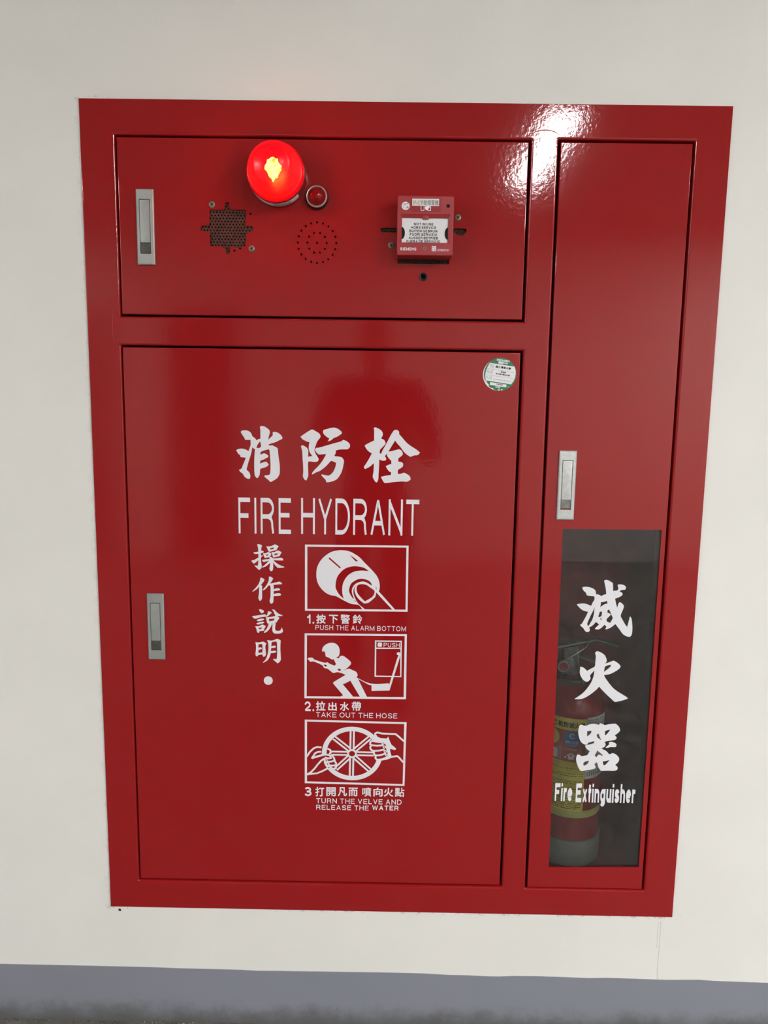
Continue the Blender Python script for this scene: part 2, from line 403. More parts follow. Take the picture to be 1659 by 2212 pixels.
# ------------------------------------------------------------------ printed shapes of the cabinet, outlines in tenths of a millimetre (x, z)
# ------------------------------------------------------------------ sans-serif letters drawn as strokes
# coordinates run 0..1 between the stroke centres; 2 / -1 reach the outer edge of the letter box
def _arc(cx, cy, rx, ry, a0, a1, n=12):
    return [(cx+rx*math.cos(math.radians(a0+(a1-a0)*k/n)), cy+ry*math.sin(math.radians(a0+(a1-a0)*k/n))) for k in range(n+1)]
_ST = [(0, -1), (0, 2)]; _STR = [(1, -1), (1, 2)]
_S = [(.98, .77), (.90, .90), (.72, .98), (.5, 1), (.26, .98), (.1, .89), (.04, .75), (.1, .63), (.27, .56), (.5, .51), (.75, .455), (.92, .37), (1, .25), (.93, .1), (.75, .02), (.5, 0), (.25, .02), (.07, .1), (0, .25)]
LET = {   # width, strokes
 'A': (.95, [[(.0, -1), (.47, .97), (.53, .97), (1, -1)], [(.2, .31), (.8, .31)]]),
 'B': (.9, [_ST, [(0, 1), (.55, 1)]+_arc(.55, .765, .38, .235, 90, -90)+[(0, .53)], [(.5, .53)]+_arc(.58, .265, .42, .265, 90, -90)+[(0, 0)]]),
 'C': (.98, [_arc(.5, .5, .5, .5, 38, 322, 24)]),
 'D': (.95, [_ST, [(0, 1), (.42, 1)]+_arc(.42, .5, .58, .5, 90, -90, 18)+[(0, 0)]]),
 'E': (.82, [_ST, [(0, 1), (2, 1)], [(0, .53), (.95, .53)], [(0, 0), (2, 0)]]),
 'F': (.78, [_ST, [(0, 1), (2, 1)], [(0, .5), (.92, .5)]]),
 'G': (1.02, [_arc(.5, .5, .5, .5, 40, 330, 24), [(.55, .47), (1, .47)], [(.97, .5), (.97, -1)]]),
 'H': (.9, [_ST, _STR, [(0, .53), (1, .53)]]),
 'I': (0, [[(.5, -1), (.5, 2)]]),
 'K': (.92, [_ST, [(.96, 2), (.0, .36)], [(.33, .62), (.98, -1)]]),
 'L': (.74, [_ST, [(0, 0), (2, 0)]]),
 'M': (1.1, [_ST, _STR, [(.0, 1), (.5, .02), (1, 1)]]),
 'N': (.92, [_ST, _STR, [(.0, .98), (1, .02)]]),
 'O': (1.05, [_arc(.5, .5, .5, .5, 0, 360, 32)]),
 'P': (.86, [_ST, [(0, 1), (.52, 1)]+_arc(.52, .73, .48, .27, 90, -90)+[(0, .46)]]),
 'R': (.92, [_ST, [(0, 1), (.52, 1)]+_arc(.52, .74, .44, .26, 90, -90)+[(0, .48)], [(.55, .48), (.78, .42), (.88, .3), (.9, .14), (.97, -1)]]),
 'S': (.9, [_S]),
 'T': (.85, [[(-1, 1), (2, 1)], [(.5, -1), (.5, 1)]]),
 'U': (.9, [[(0, 2), (0, .34)]+_arc(.5, .34, .5, .34, 180, 360, 16)+[(1, 2)]]),
 'V': (.9, [[(0, 2), (.47, .03), (.53, .03), (1, 2)]]),
 'W': (1.3, [[(0, 2), (.24, .03), (.27, .03), (.5, .97), (.73, .03), (.76, .03), (1, 2)]]),
 'X': (.9, [[(0, -1), (1, 2)], [(0, 2), (1, -1)]]),
 'Y': (.9, [[(0, 2), (.5, .42)], [(1, 2), (.5, .42)], [(.5, .46), (.5, -1)]]),
 'Z': (.85, [[(-1, 1), (1, 1)], [(.98, 1), (.02, 0)], [(0, 0), (2, 0)]]),
 '1': (.5, [[(.85, -1), (.85, 2)], [(-1, .72), (.4, .78), (.8, 1)]]),
 '2': (.82, [[(.03, .7)]+_arc(.5, .7, .47, .3, 170, -20, 14)+[(.8, .45), (.35, .22), (.05, .0)], [(0, 0), (2, 0)]]),
 '3': (.82, [_arc(.48, .75, .44, .25, 160, -90, 14), _arc(.5, .26, .5, .26, 90, -165, 14), [(.3, .51), (.55, .51)]]),
 '.': (0, [[(.5, -1), (.5, -.5)]]), '-': (.4, [[(-1, .42), (2, .42)]]),
}
LOW = {   # lower case: 0..1 is the x-height; 3 = ascender top, -3 = descender
 'i': (0, [[(.5, -1), (.5, 2)], [(.5, 2.6), (.5, 3)]]),
 'r': (.46, [_ST, [(0, .55), (.15, .85), (.5, .98), (2, .98)]]),
 'e': (.72, [[(0, .53), (1, .53)], _arc(.5, .5, .5, .5, 4, 318, 26)]),
 'x': (.7, [[(.04, -1), (.96, 2)], [(.04, 2), (.96, -1)]]),
 't': (.40, [[(.42, 2.75), (.42, .22), (.55, .02), (1, .0)], [(-1, 1), (2, 1)]]),
 'n': (.70, [_ST, [(0, .62)]+_arc(.5, .62, .5, .38, 170, 0, 12)+[(1, -1)]]),
 'h': (.70, [[(0, -1), (0, 3)], [(0, .62)]+_arc(.5, .62, .5, .38, 170, 0, 12)+[(1, -1)]]),
 'u': (.70, [_STR, [(0, 2), (0, .38)]+_arc(.5, .38, .5, .38, 180, 350, 12)]),
 'g': (.74, [_arc(.48, .5, .48, .5, 0, 360, 24), [(1, 2), (1, -.15)]+_arc(.5, -.15, .5, .26, 0, -150, 12)]),
 's': (.66, [_S]),
}
def letters_mesh(body, t, spacing):
    """a line of letters of height 1 with stroke thickness t"""
    bm = bmesh.new(); x = 0; lay = 0; XH = .73
    for ch in body:
        if ch == ' ': x += .40*spacing; continue
        low = ch in LOW; w_, strokes = (LOW if low else LET)[ch]; w_ = max(w_, t); top = XH if low else 1.0
        for s_ in strokes:
            pts = []
            for a, b in s_:
                X = w_ if a == 2 else 0 if a == -1 else t/2+a*(w_-t)
                if b == 2: Z = top
                elif b == -1: Z = 0
                elif b == -.5: Z = t
                elif b == 3: Z = 1.0
                elif b == 2.6: Z = 1-t*.8
                elif b == 2.75: Z = .94
                else: Z = t/2+b*(top-t)
                pts.append(((x+X)*1000, Z*1000))
            lay += 1
            n0 = len(bm.verts); stroke(bm, pts, t*1000, 0)
            lo, hi = (-.5 if ch == 'g' else 0), (top if not low or ch in 'rexnugs' else 1)
            for v in list(bm.verts)[n0:]: v.co = Vector((v.co.x, min(hi, max(lo, v.co.z)), .012*(lay % 6)))
        x += w_+(.20+t*.25)*spacing
    me = bpy.data.meshes.new('tmp'); bm.to_mesh(me); bm.free(); return me
INK_T = {
 'xiao': [
  [-2712,13008,-2682,13027,-2646,13024,-2617,13016,-2575,12990,-2533,12955,-2520,12922,-2521,12892,-2537,12833,-2553,12758,-2504,12809,-2465,12849,-2463,12905,-2438,12917,-2390,12912,-2354,12898,-2306,12860,-2277,12816,-2277,12789,-2295,12774,-2337,12755,-2403,12721,-2469,12699,-2523,12681,-2553,12659,-2514,12649,-2475,12656,-2433,12637,-2386,12614,-2365,12584,-2359,12513,-2345,12393,-2330,12285,-2328,12195,-2331,12110,-2346,12068,-2377,12019,-2425,11982,-2504,11939,-2528,11950,-2564,11986,-2618,12027,-2630,12051,-2624,12062,-2539,12076,-2518,12107,-2512,12156,-2508,12240,-2511,12330,-2516,12450,-2527,12552,-2539,12577,-2578,12569,-2650,12547,-2698,12523,-2710,12474,-2687,12478,-2639,12496,-2603,12488,-2561,12462,-2549,12438,-2564,12420,-2609,12395,-2652,12373,-2703,12359,-2718,12294,-2664,12316,-2601,12335,-2574,12317,-2545,12279,-2568,12248,-2605,12227,-2665,12208,-2713,12192,-2720,12116,-2729,12068,-2757,12019,-2772,12010,-2787,12016,-2817,12054,-2826,12103,-2829,12235,-2827,12356,-2819,12506,-2811,12578,-2842,12592,-2863,12612,-2872,12565,-2888,12487,-2928,12366,-2963,12245,-2979,12173,-2943,12137,-2916,12095,-2908,12041,-2917,11998,-2941,11991,-2975,12001,-3017,12027,-3046,12075,-3064,12099,-3106,12128,-3129,12167,-3081,12192,-3056,12250,-3019,12335,-2993,12408,-3048,12412,-3069,12419,-3087,12413,-3099,12430,-3105,12456,-3138,12480,-3179,12548,-3148,12570,-3088,12583,-3046,12581,-2986,12563,-2940,12533,-2920,12588,-2895,12660,-2897,12756,-2984,12754,-3002,12760,-3025,12807,-3055,12849,-3083,12899,-3072,12929,-3024,12938,-2964,12936,-2922,12919,-2881,12881,-2861,12828,-2828,12804,-2804,12781,-2780,12748,-2750,12767,-2705,12782,-2703,12836,-2704,12955],
  [-2709,12729,-2727,12710,-2757,12668,-2785,12608,-2746,12597,-2710,12609,-2693,12624,-2697,12681],
 ],
 'fang': [
  [-1919,12833,-1874,12866,-1808,12912,-1724,12965,-1698,12975,-1672,12969,-1613,12935,-1561,12903,-1538,12871,-1531,12838,-1547,12806,-1593,12747,-1619,12681,-1645,12602,-1646,12550,-1618,12492,-1586,12440,-1569,12408,-1572,12375,-1592,12355,-1631,12344,-1684,12347,-1762,12355,-1776,12306,-1772,12175,-1769,12089,-1776,12050,-1802,11990,-1818,11978,-1838,11989,-1871,12041,-1875,12081,-1868,12140,-1871,12272,-1881,12409,-1887,12533,-1913,12651,-1893,12663,-1867,12661,-1815,12632,-1782,12597,-1769,12555,-1772,12444,-1690,12458,-1730,12516,-1756,12581,-1759,12646,-1746,12731,-1789,12737,-1841,12762,-1887,12788],
  [-1482,12936,-1476,12962,-1456,12974,-1398,12990,-1339,13009,-1281,13017,-1229,13011,-1176,12983,-1130,12948,-1112,12916,-1130,12893,-1182,12857,-1228,12833,-1273,12816,-1312,12780,-1351,12760,-1394,12748,-1371,12782,-1361,12809,-1397,12827,-1450,12869,-1476,12904],
  [-1635,12563,-1632,12596,-1612,12619,-1566,12623,-1403,12671,-1247,12719,-1123,12754,-1097,12782,-1058,12774,-1012,12752,-972,12717,-956,12685,-959,12645,-978,12616,-1011,12599,-1076,12598,-1154,12594,-1207,12583,-1236,12566,-1234,12524,-1262,12465,-1127,12447,-1094,12418,-1071,12376,-1077,12317,-1099,12211,-1132,12119,-1190,12032,-1223,12002,-1275,11975,-1341,11957,-1400,11948,-1417,11959,-1433,12002,-1486,12054,-1513,12090,-1506,12103,-1460,12094,-1381,12079,-1335,12099,-1289,12143,-1257,12202,-1234,12268,-1225,12331,-1271,12353,-1320,12369,-1349,12345,-1415,12272,-1480,12215,-1546,12168,-1618,12138,-1690,12097,-1697,12117,-1651,12183,-1566,12270,-1500,12356,-1448,12442,-1419,12501,-1455,12500,-1553,12490,-1592,12512],
 ],
 'shuan': [
  [-496,13019,-471,13035,-440,13027,-361,12986,-326,12941,-318,12913,-325,12871,-351,12821,-295,12794,-273,12759,-262,12724,-287,12688,-356,12616,-370,12595,-376,12528,-341,12528,-320,12589,-265,12688,-204,12809,-156,12901,-107,12976,-79,12992,-51,12993,-16,12973,-1,12946,-1,12911,57,12848,129,12765,201,12703,344,12613,413,12557,368,12509,311,12503,262,12488,237,12473,205,12484,126,12539,76,12595,25,12665,-33,12727,-77,12786,-117,12719,-172,12626,-203,12569,-157,12574,-59,12601,5,12615,48,12591,69,12559,77,12517,43,12478,-6,12438,-7,12374,37,12371,73,12354,88,12326,81,12283,54,12254,-10,12211,-12,12131,56,12140,101,12159,155,12138,213,12100,235,12058,236,12022,172,11985,87,11987,-55,11978,-190,11958,-258,11950,-283,11964,-319,12020,-343,12070,-278,12089,-147,12112,-147,12169,-179,12176,-223,12229,-252,12282,-210,12304,-143,12329,-147,12390,-176,12418,-227,12484,-228,12541,-245,12512,-273,12480,-247,12434,-250,12406,-268,12393,-325,12390,-380,12414,-383,12276,-392,12119,-394,12034,-411,11976,-429,11960,-454,11975,-490,12032,-505,12078,-492,12160,-486,12260,-487,12338,-557,12273,-628,12233,-656,12221,-678,12247,-671,12275,-636,12329,-574,12436,-529,12529,-596,12570,-647,12633,-668,12675,-633,12704,-549,12748,-486,12780,-487,12966],
 ],
 'cao': [
  [-2787,10674,-2769,10692,-2738,10689,-2698,10671,-2689,10657,-2703,10621,-2709,10558,-2681,10560,-2657,10545,-2659,10527,-2711,10508,-2713,10456,-2673,10472,-2678,10454,-2711,10422,-2710,10335,-2699,10263,-2700,10222,-2716,10194,-2743,10171,-2761,10170,-2787,10198,-2845,10249,-2838,10258,-2778,10252,-2768,10307,-2768,10366,-2808,10329,-2853,10294,-2871,10306,-2904,10348,-2893,10360,-2852,10369,-2803,10397,-2763,10421,-2764,10496,-2811,10492,-2842,10494,-2864,10514,-2851,10524,-2766,10539,-2768,10615],
  [-2607,10650,-2552,10650,-2494,10660,-2454,10684,-2431,10691,-2405,10680,-2356,10654,-2383,10617,-2410,10576,-2463,10562,-2539,10542,-2557,10546,-2574,10578,-2592,10623],
  [-2534,10612,-2523,10585,-2463,10598,-2452,10630,-2494,10622],
  [-2673,10506,-2619,10511,-2566,10533,-2539,10529,-2504,10502,-2531,10438,-2602,10423,-2625,10412,-2642,10423,-2660,10468],
  [-2613,10478,-2604,10455,-2569,10469,-2564,10492],
  [-2504,10536,-2446,10535,-2397,10563,-2370,10568,-2339,10559,-2299,10533,-2321,10496,-2344,10455,-2397,10443,-2455,10428,-2473,10439,-2486,10484],
  [-2446,10501,-2442,10469,-2388,10481,-2379,10515],
  [-2544,10429,-2513,10434,-2486,10423,-2464,10405,-2397,10413,-2322,10423,-2295,10417,-2264,10388,-2268,10370,-2309,10367,-2398,10370,-2464,10371,-2442,10344,-2376,10295,-2318,10265,-2244,10239,-2265,10222,-2376,10218,-2398,10236,-2434,10272,-2469,10326,-2470,10226,-2477,10176,-2493,10152,-2515,10148,-2533,10161,-2546,10202,-2537,10243,-2529,10320,-2577,10274,-2622,10241,-2691,10215,-2684,10236,-2630,10278,-2585,10324,-2554,10361,-2603,10346,-2657,10332,-2679,10345,-2694,10372,-2647,10382,-2540,10393],
 ],
 'zuo': [
  [-2731,10002,-2713,10011,-2673,9996,-2646,9971,-2655,9944,-2718,9860,-2694,9835,-2697,9718,-2698,9585,-2717,9548,-2735,9531,-2753,9542,-2772,9597,-2760,9680,-2752,9823,-2804,9771,-2859,9734,-2890,9719,-2888,9731,-2813,9813,-2772,9868,-2745,9924,-2731,9970],
  [-2556,10032,-2538,10037,-2507,10026,-2471,9997,-2485,9969,-2532,9891,-2467,9905,-2351,9935,-2324,9926,-2293,9899,-2297,9883,-2378,9877,-2472,9864,-2461,9839,-2463,9775,-2423,9792,-2383,9801,-2352,9795,-2334,9775,-2347,9756,-2392,9749,-2464,9740,-2464,9676,-2410,9693,-2361,9699,-2330,9690,-2314,9674,-2321,9656,-2366,9641,-2465,9635,-2472,9524,-2479,9501,-2510,9476,-2533,9493,-2546,9532,-2537,9574,-2527,9620,-2524,9767,-2526,9827,-2535,9847,-2559,9858,-2598,9812,-2634,9774,-2679,9748,-2683,9760,-2634,9820,-2588,9890,-2561,9963],
 ],
 'shuo': [
  [-2763,9357,-2741,9359,-2700,9351,-2669,9333,-2662,9312,-2678,9289,-2705,9277,-2728,9292,-2750,9324],
  [-2902,9206,-2886,9216,-2796,9229,-2692,9249,-2652,9256,-2629,9248,-2613,9227,-2593,9262,-2579,9314,-2561,9321,-2507,9301,-2516,9278,-2548,9249,-2598,9207,-2638,9206,-2720,9195,-2796,9171,-2844,9161,-2882,9183],
  [-2810,9129,-2765,9153,-2693,9168,-2666,9159,-2661,9145,-2689,9131,-2734,9116,-2770,9111,-2802,9117],
  [-2816,9063,-2775,9083,-2702,9103,-2671,9099,-2657,9085,-2680,9070,-2734,9053,-2780,9043,-2807,9050],
  [-2845,9002,-2812,9005,-2766,9008,-2721,9033,-2694,9042,-2667,9033,-2624,9006,-2654,8964,-2659,8917,-2754,8902,-2763,8878,-2779,8866,-2799,8880,-2812,8919,-2821,8961],
  [-2771,8971,-2765,8939,-2713,8954,-2710,8984],
  [-2509,9352,-2457,9357,-2412,9312,-2363,9273,-2287,9242,-2300,9228,-2350,9225,-2399,9219,-2364,9201,-2352,9178,-2373,9150,-2400,9112,-2402,9092,-2439,9089,-2427,9066,-2437,9005,-2437,8949,-2424,8924,-2392,8915,-2351,8920,-2329,8932,-2315,8960,-2306,8993,-2295,8965,-2279,8919,-2288,8891,-2325,8867,-2383,8857,-2442,8858,-2478,8883,-2494,8929,-2493,9013,-2495,9064,-2511,9080,-2502,9064,-2513,9027,-2550,8956,-2591,8909,-2623,8883,-2668,8870,-2659,8894,-2613,8951,-2581,9012,-2570,9063,-2590,9070,-2603,9095,-2612,9141,-2627,9192,-2571,9198,-2494,9211,-2431,9228,-2458,9292,-2480,9338],
  [-2560,9161,-2557,9112,-2463,9130,-2447,9172],
 ],
 'ming': [
  [-2840,8667,-2828,8674,-2792,8666,-2747,8671,-2692,8684,-2670,8680,-2618,8648,-2639,8591,-2635,8511,-2628,8431,-2640,8389,-2677,8362,-2690,8383,-2708,8414,-2749,8408,-2781,8400,-2799,8377,-2817,8372,-2835,8390,-2842,8423,-2832,8508,-2829,8592],
  [-2781,8621,-2780,8551,-2748,8563,-2720,8559,-2707,8543,-2721,8526,-2780,8511,-2781,8443,-2701,8461,-2698,8534,-2700,8604,-2706,8630,-2729,8636],
  [-2604,8709,-2592,8718,-2543,8712,-2511,8710,-2461,8723,-2411,8745,-2388,8748,-2357,8734,-2325,8714,-2332,8643,-2335,8540,-2329,8423,-2325,8338,-2332,8295,-2364,8252,-2391,8233,-2409,8247,-2482,8311,-2475,8326,-2413,8320,-2404,8374,-2399,8468,-2401,8609,-2407,8677,-2420,8691,-2461,8688,-2502,8678,-2514,8654,-2518,8588,-2480,8602,-2444,8604,-2419,8583,-2435,8566,-2476,8556,-2521,8553,-2526,8485,-2485,8495,-2444,8498,-2413,8477,-2431,8461,-2481,8450,-2528,8447,-2545,8390,-2572,8329,-2614,8281,-2687,8237,-2687,8251,-2645,8299,-2613,8361,-2590,8437,-2578,8531,-2577,8616,-2584,8672],
 ],
 'mie': [
  [4143,10059,4168,10074,4217,10071,4314,10015,4323,9992,4335,9846,4368,9858,4410,9859,4437,9902,4414,9971,4443,9988,4511,9984,4557,9965,4585,9935,4580,9896,4555,9877,4499,9872,4459,9840,4505,9826,4526,9795,4520,9768,4481,9736,4382,9692,4406,9600,4434,9507,4455,9593,4476,9624,4511,9609,4559,9563,4565,9517,4550,9462,4515,9345,4554,9267,4604,9182,4657,9113,4678,9215,4701,9336,4733,9294,4755,9185,4767,9052,4761,8966,4734,8914,4696,8910,4634,8928,4571,8974,4522,9040,4473,9102,4419,9171,4358,9116,4293,9075,4233,9055,4223,9070,4245,9110,4201,9152,4155,9100,4104,9060,4052,9052,4009,9063,4041,9102,4091,9154,4028,9208,3985,9156,3942,9116,3894,9092,3912,9045,3902,9010,3873,8994,3835,9001,3802,9036,3778,9074,3730,9113,3710,9144,3743,9164,3784,9246,3825,9333,3857,9415,3797,9426,3728,9456,3664,9513,3624,9559,3654,9573,3744,9584,3819,9574,3912,9537,3938,9607,3971,9670,3965,9732,3871,9742,3814,9756,3792,9806,3745,9848,3712,9905,3734,9921,3793,9928,3877,9915,3946,9886,3982,9848,3997,9778,4050,9772,4104,9745,4148,9769,4200,9783,4187,9882,4162,9982],
  [3980,9530,3965,9460,3921,9358,3882,9256,3854,9177,3857,9146,3878,9111,3916,9186,3950,9257,3971,9343,3978,9429],
  [4100,9618,4104,9587,4094,9513,4159,9564,4203,9584,4237,9589,4222,9647,4163,9623],
  [4092,9419,4080,9369,4067,9318,4091,9305,4130,9338,4135,9424],
  [4107,9275,4126,9237,4137,9292],
  [4245,9449,4247,9403,4290,9388,4318,9365,4286,9325,4243,9278,4238,9235,4270,9208,4312,9193,4343,9256,4356,9295,4329,9357,4295,9435,4274,9469],
 ],
 'huo': [
  [4045,8544,4057,8583,4086,8595,4123,8588,4191,8555,4244,8510,4277,8449,4289,8396,4275,8358,4254,8334,4355,8374,4419,8402,4456,8392,4525,8347,4572,8294,4567,8256,4526,8213,4462,8170,4384,8126,4311,8106,4249,8095,4286,8028,4366,7922,4453,7823,4553,7748,4660,7684,4752,7627,4761,7604,4681,7572,4558,7537,4499,7531,4445,7575,4336,7674,4242,7765,4165,7849,4122,7794,4066,7739,3981,7668,3896,7612,3816,7580,3750,7572,3672,7575,3761,7641,3853,7720,3936,7829,4003,7954,4040,8078,4049,8189,3987,8115,3967,8076,3981,8023,3958,7976,3933,7953,3893,7952,3847,7974,3792,8042,3763,8103,3754,8172,3762,8265,3803,8258,3849,8228,3903,8179,3981,8230,4052,8273,4058,8362,4062,8499],
  [4373,8317,4322,8305,4261,8273,4250,8212,4242,8162,4305,8213,4361,8267,4377,8298],
 ],
 'qi': [
  [3794,6947,3804,6998,3830,7024,3853,7025,3890,7012,3933,7003,3974,7017,4027,7040,4086,7050,4147,7045,4202,7027,4218,7050,4235,7064,4278,7051,4328,7028,4399,7044,4524,7062,4560,7050,4604,7013,4631,6969,4646,6918,4624,6880,4584,6841,4541,6808,4570,6784,4584,6758,4573,6726,4544,6707,4461,6692,4389,6678,4337,6660,4365,6627,4364,6589,4348,6557,4278,6511,4340,6489,4396,6455,4454,6392,4489,6406,4521,6422,4561,6410,4618,6370,4650,6332,4665,6294,4656,6242,4622,6197,4585,6164,4619,6139,4642,6107,4639,6068,4613,6045,4541,6031,4456,6036,4377,6031,4323,6027,4286,6046,4253,6093,4232,6144,4207,6221,4155,6169,4181,6130,4188,6111,4172,6079,4134,6059,4068,6048,3996,6037,3942,6020,3906,6015,3868,6034,3836,6085,3801,6168,3780,6232,3775,6303,3791,6361,3821,6374,3851,6365,3889,6342,3943,6354,3996,6365,4024,6410,4049,6455,4002,6486,3964,6530,3944,6575,4050,6605,4121,6629,4127,6677,4059,6656,4006,6636,3987,6601,3942,6597,3899,6618,3861,6649,3828,6706,3803,6782,3789,6871],
  [3972,6887,3975,6779,4015,6805,4055,6857,4055,6901],
  [4338,6894,4341,6805,4375,6828,4414,6882,4444,6930,4388,6917],
  [4168,6808,4212,6844,4227,6790,4254,6733,4274,6689,4236,6727,4193,6751],
  [4154,6361,4192,6323,4225,6375,4255,6379,4305,6361,4322,6371,4265,6421,4205,6471],
  [3927,6190,3939,6132,3989,6153,4024,6192,4045,6244,3973,6229],
  [4327,6236,4346,6156,4382,6160,4422,6206,4467,6268,4384,6244],
  [4434,6628,4433,6657,4480,6667,4535,6652,4579,6625,4590,6593,4577,6554,4529,6550,4469,6552,4409,6535,4364,6538,4413,6583,4441,6616],
 ],
 'p1': [
  [-1834,10698,225,10708,231,9358,-1835,9344],
  [-1788,10655,-1788,9384,189,9400,182,10669],
  [-1605,10145,-1588,10249,-1530,10368,-1444,10465,-1329,10548,-1213,10586,-1083,10596,-953,10576,-837,10519,-735,10447,-648,10353,-530,10237,-413,10105,-361,10010,-337,9899,-343,9795,-357,9772,-24,9399,-75,9398,-408,9749,-421,9659,-479,9598,-551,9537,-631,9513,-675,9535,-785,9638,-845,9786,-810,9898,-860,9801,-851,9682,-770,9518,-622,9389,-673,9388,-755,9481,-901,9501,-1047,9566,-1208,9653,-1339,9681,-1456,9753,-1558,9878,-1602,10011],
  [-1369,10426,-1136,10224,-1117,10245,-1343,10445],
  [-945,10503,-821,10372,-775,10380,-851,10445],
  [-1224,9854,-1194,9765,-1135,9677,-1055,9603,-1085,9722,-1083,9871,-1043,9991,-964,10096,-848,10165,-704,10189,-559,10180,-646,10242,-762,10270,-878,10272,-1008,10236,-1109,10161,-1196,10033],
  [-951,9784,-932,9710,-887,9636,-843,9604,-888,9711,-892,9800,-860,9875,-803,9928,-701,9964,-614,9954,-490,9881,-512,9941,-571,9992,-673,10020,-760,10014,-847,9972,-919,9904],
  [-801,9802,-788,9876,-744,9904,-672,9911,-599,9894,-526,9844,-445,9785,-444,9718,-494,9643,-631,9558,-712,9639,-779,9720],
  [-420,9875,-409,9808,-394,9809,-407,9853],
  [-858,9577,-799,9540,-821,9570],
 ],
 'p2': [
  [-1842,8874,226,8891,233,7515,-1847,7499],
  [-1794,8834,-1801,7543,185,7561,182,8850],
  [-1486,8497,-1481,8565,-1430,8635,-1349,8677,-1276,8686,-1202,8662,-1150,8602,-1131,8526,-1139,8434,-1164,8395,-1208,8379,-1259,8340,-1289,8336,-1348,8369,-1415,8398,-1425,8475,-1444,8505],
  [-1783,8343,-1754,8362,-1680,8363,-1643,8326,-1436,8263,-1377,8273,-1340,8247,-1229,8202,-1203,8241,-1252,8340,-1208,8384,-1149,8357,-1120,8404,-1068,8417,-1009,8383,-913,8300,-897,8254,-927,8208,-993,8145,-1066,8090,-978,8138,-919,8143,-874,8117,-844,8109,-785,8072,-762,8011,-784,7964,-501,7838,-124,7849,-113,7822,30,8347,65,8447,28,8462,32,8500,64,8511,101,8494,106,8456,-107,7695,-473,7682,-477,7804,-523,7807,-754,7934,-572,7566,-560,7547,-706,7544,-721,7571,-909,7892,-990,7845,-1064,7812,-862,7568,-857,7551,-1104,7550,-1055,7580,-1257,7824,-1250,7855,-1006,8014,-1095,8051,-1177,8068,-1258,8051,-1317,8093,-1377,8138,-1443,8153,-1488,8213,-1665,8287,-1717,8278,-1754,8308],
  [-1458,8211,-1414,8176,-1380,8200,-1429,8230],
  [-1173,8139,-1155,8104,-1125,8097,-1096,8113,-1125,8140],
  [-417,8751,126,8753,130,7984,-417,7983],
  [-389,8724,-390,8600,101,8605,102,8727],
  [-390,8572,-388,8010,106,8008,101,8581],
  [-350,8707,-289,8708,-274,8693,-276,8629,-290,8617,-349,8619,-361,8634,-362,8691],
  [47,8488,58,8467,77,8467,79,8489],
 ],
}
# ------------------------------------------------------------------ the setting
def simple(name, x0, x1, y0, y1, z0, z1, m, kind='structure', bev=0):
    bm = bmesh.new(); box(bm, x0, x1, y0, y1, z0, z1, bev); return tag(put(name, bm, m), kind=kind)
RX0, RX1, RY, RZ = -4200, 4300, -5100, 2900
FR = (-600.0, 275.0, 600.0, 1896.5)            # outer edge of the cabinet front
bm = bmesh.new()
add_mesh(bm, fill_loops([rrect(RX0, -20, RX1, RZ+20, .01, 1), rrect(-594, 281, 594, 1890, .01, 1), circle(-582.5, 264.5, 3.6, 14)], 260), lambda a, b, c: (a/1000, (130-c)/1000, b/1000))
wb = tag(put('wall_back', bm, WALL, recalc=False), kind='structure')
bm = bmesh.new(); lathe(bm, [(3.55, -2.0), (.01, -2.0)], (-582.5, 0, 264.5), 'y', 14); put('drill_hole', bm, SHADOWGAP, wb)  # black disc painting the shade inside the drilled hole
simple('floor', RX0-200, RX1+200, RY-200, 260, -80, 0, FLOOR)
simple('ceiling', RX0-200, RX1+200, RY-200, 260, RZ, RZ+80, CEIL)
simple('wall_front', RX0-200, RX1+200, RY-120, RY, 0, RZ, WALL2)
simple('wall_left', RX0-120, RX0, RY, 0, 0, RZ, WALL2)
simple('wall_right', RX1, RX1+120, RY, 0, 0, RZ, WALL2)
# painted grey band along the foot of the wall, its top edge brushed by hand
topz = [(-4200, 133), (-853, 131.5), (-640, 131.2), (-500, 130.5), (-450, 129.2), (-380, 129.0), (-322, 128.6), (-290, 127.0), (-243, 127.7), (-150, 128.2),
        (0, 128.8), (80, 128.2), (130, 125.8), (170, 126.0), (215, 124.3), (240, 124.6), (270, 126.6), (320, 127.0), (380, 126.2), (430, 125.0), (470, 126.6), (510, 126.0), (560, 125.0),
        (600, 124.4), (640, 125.6), (668, 126.3), (700, 124.2), (820, 122), (4300, 118)]
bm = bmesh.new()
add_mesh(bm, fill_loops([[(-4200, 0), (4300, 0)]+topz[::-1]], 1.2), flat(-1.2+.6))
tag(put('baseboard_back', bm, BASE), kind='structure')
# opposite cream wall, seen only mirrored: two doors invented to darken the reflection
for k, (a, b, dmat) in enumerate(((-1930, -1390, DOORD), (-3500, -2480, DOORG))):
    bm = bmesh.new(); box(bm, a, b, RY, RY+45, 0, 2120, 4)
    d = tag(put('door_%d' % (k+1), bm, dmat), kind='structure')
    bm = bmesh.new()
    for q in ((a-55, a, 0, 2120), (b, b+55, 0, 2120), (a-55, b+55, 2120, 2175)): box(bm, q[0], q[1], RY, RY+60, q[2], q[3], 4)
    put('door_frame', bm, TRIMG, d)
    bm = bmesh.new(); tube(bm, [(b-70, RY+45, 1000), (b-70, RY+95, 1000), (b-180, RY+95, 1000)], 9); put('door_handle', bm, CHROME, d, 40)
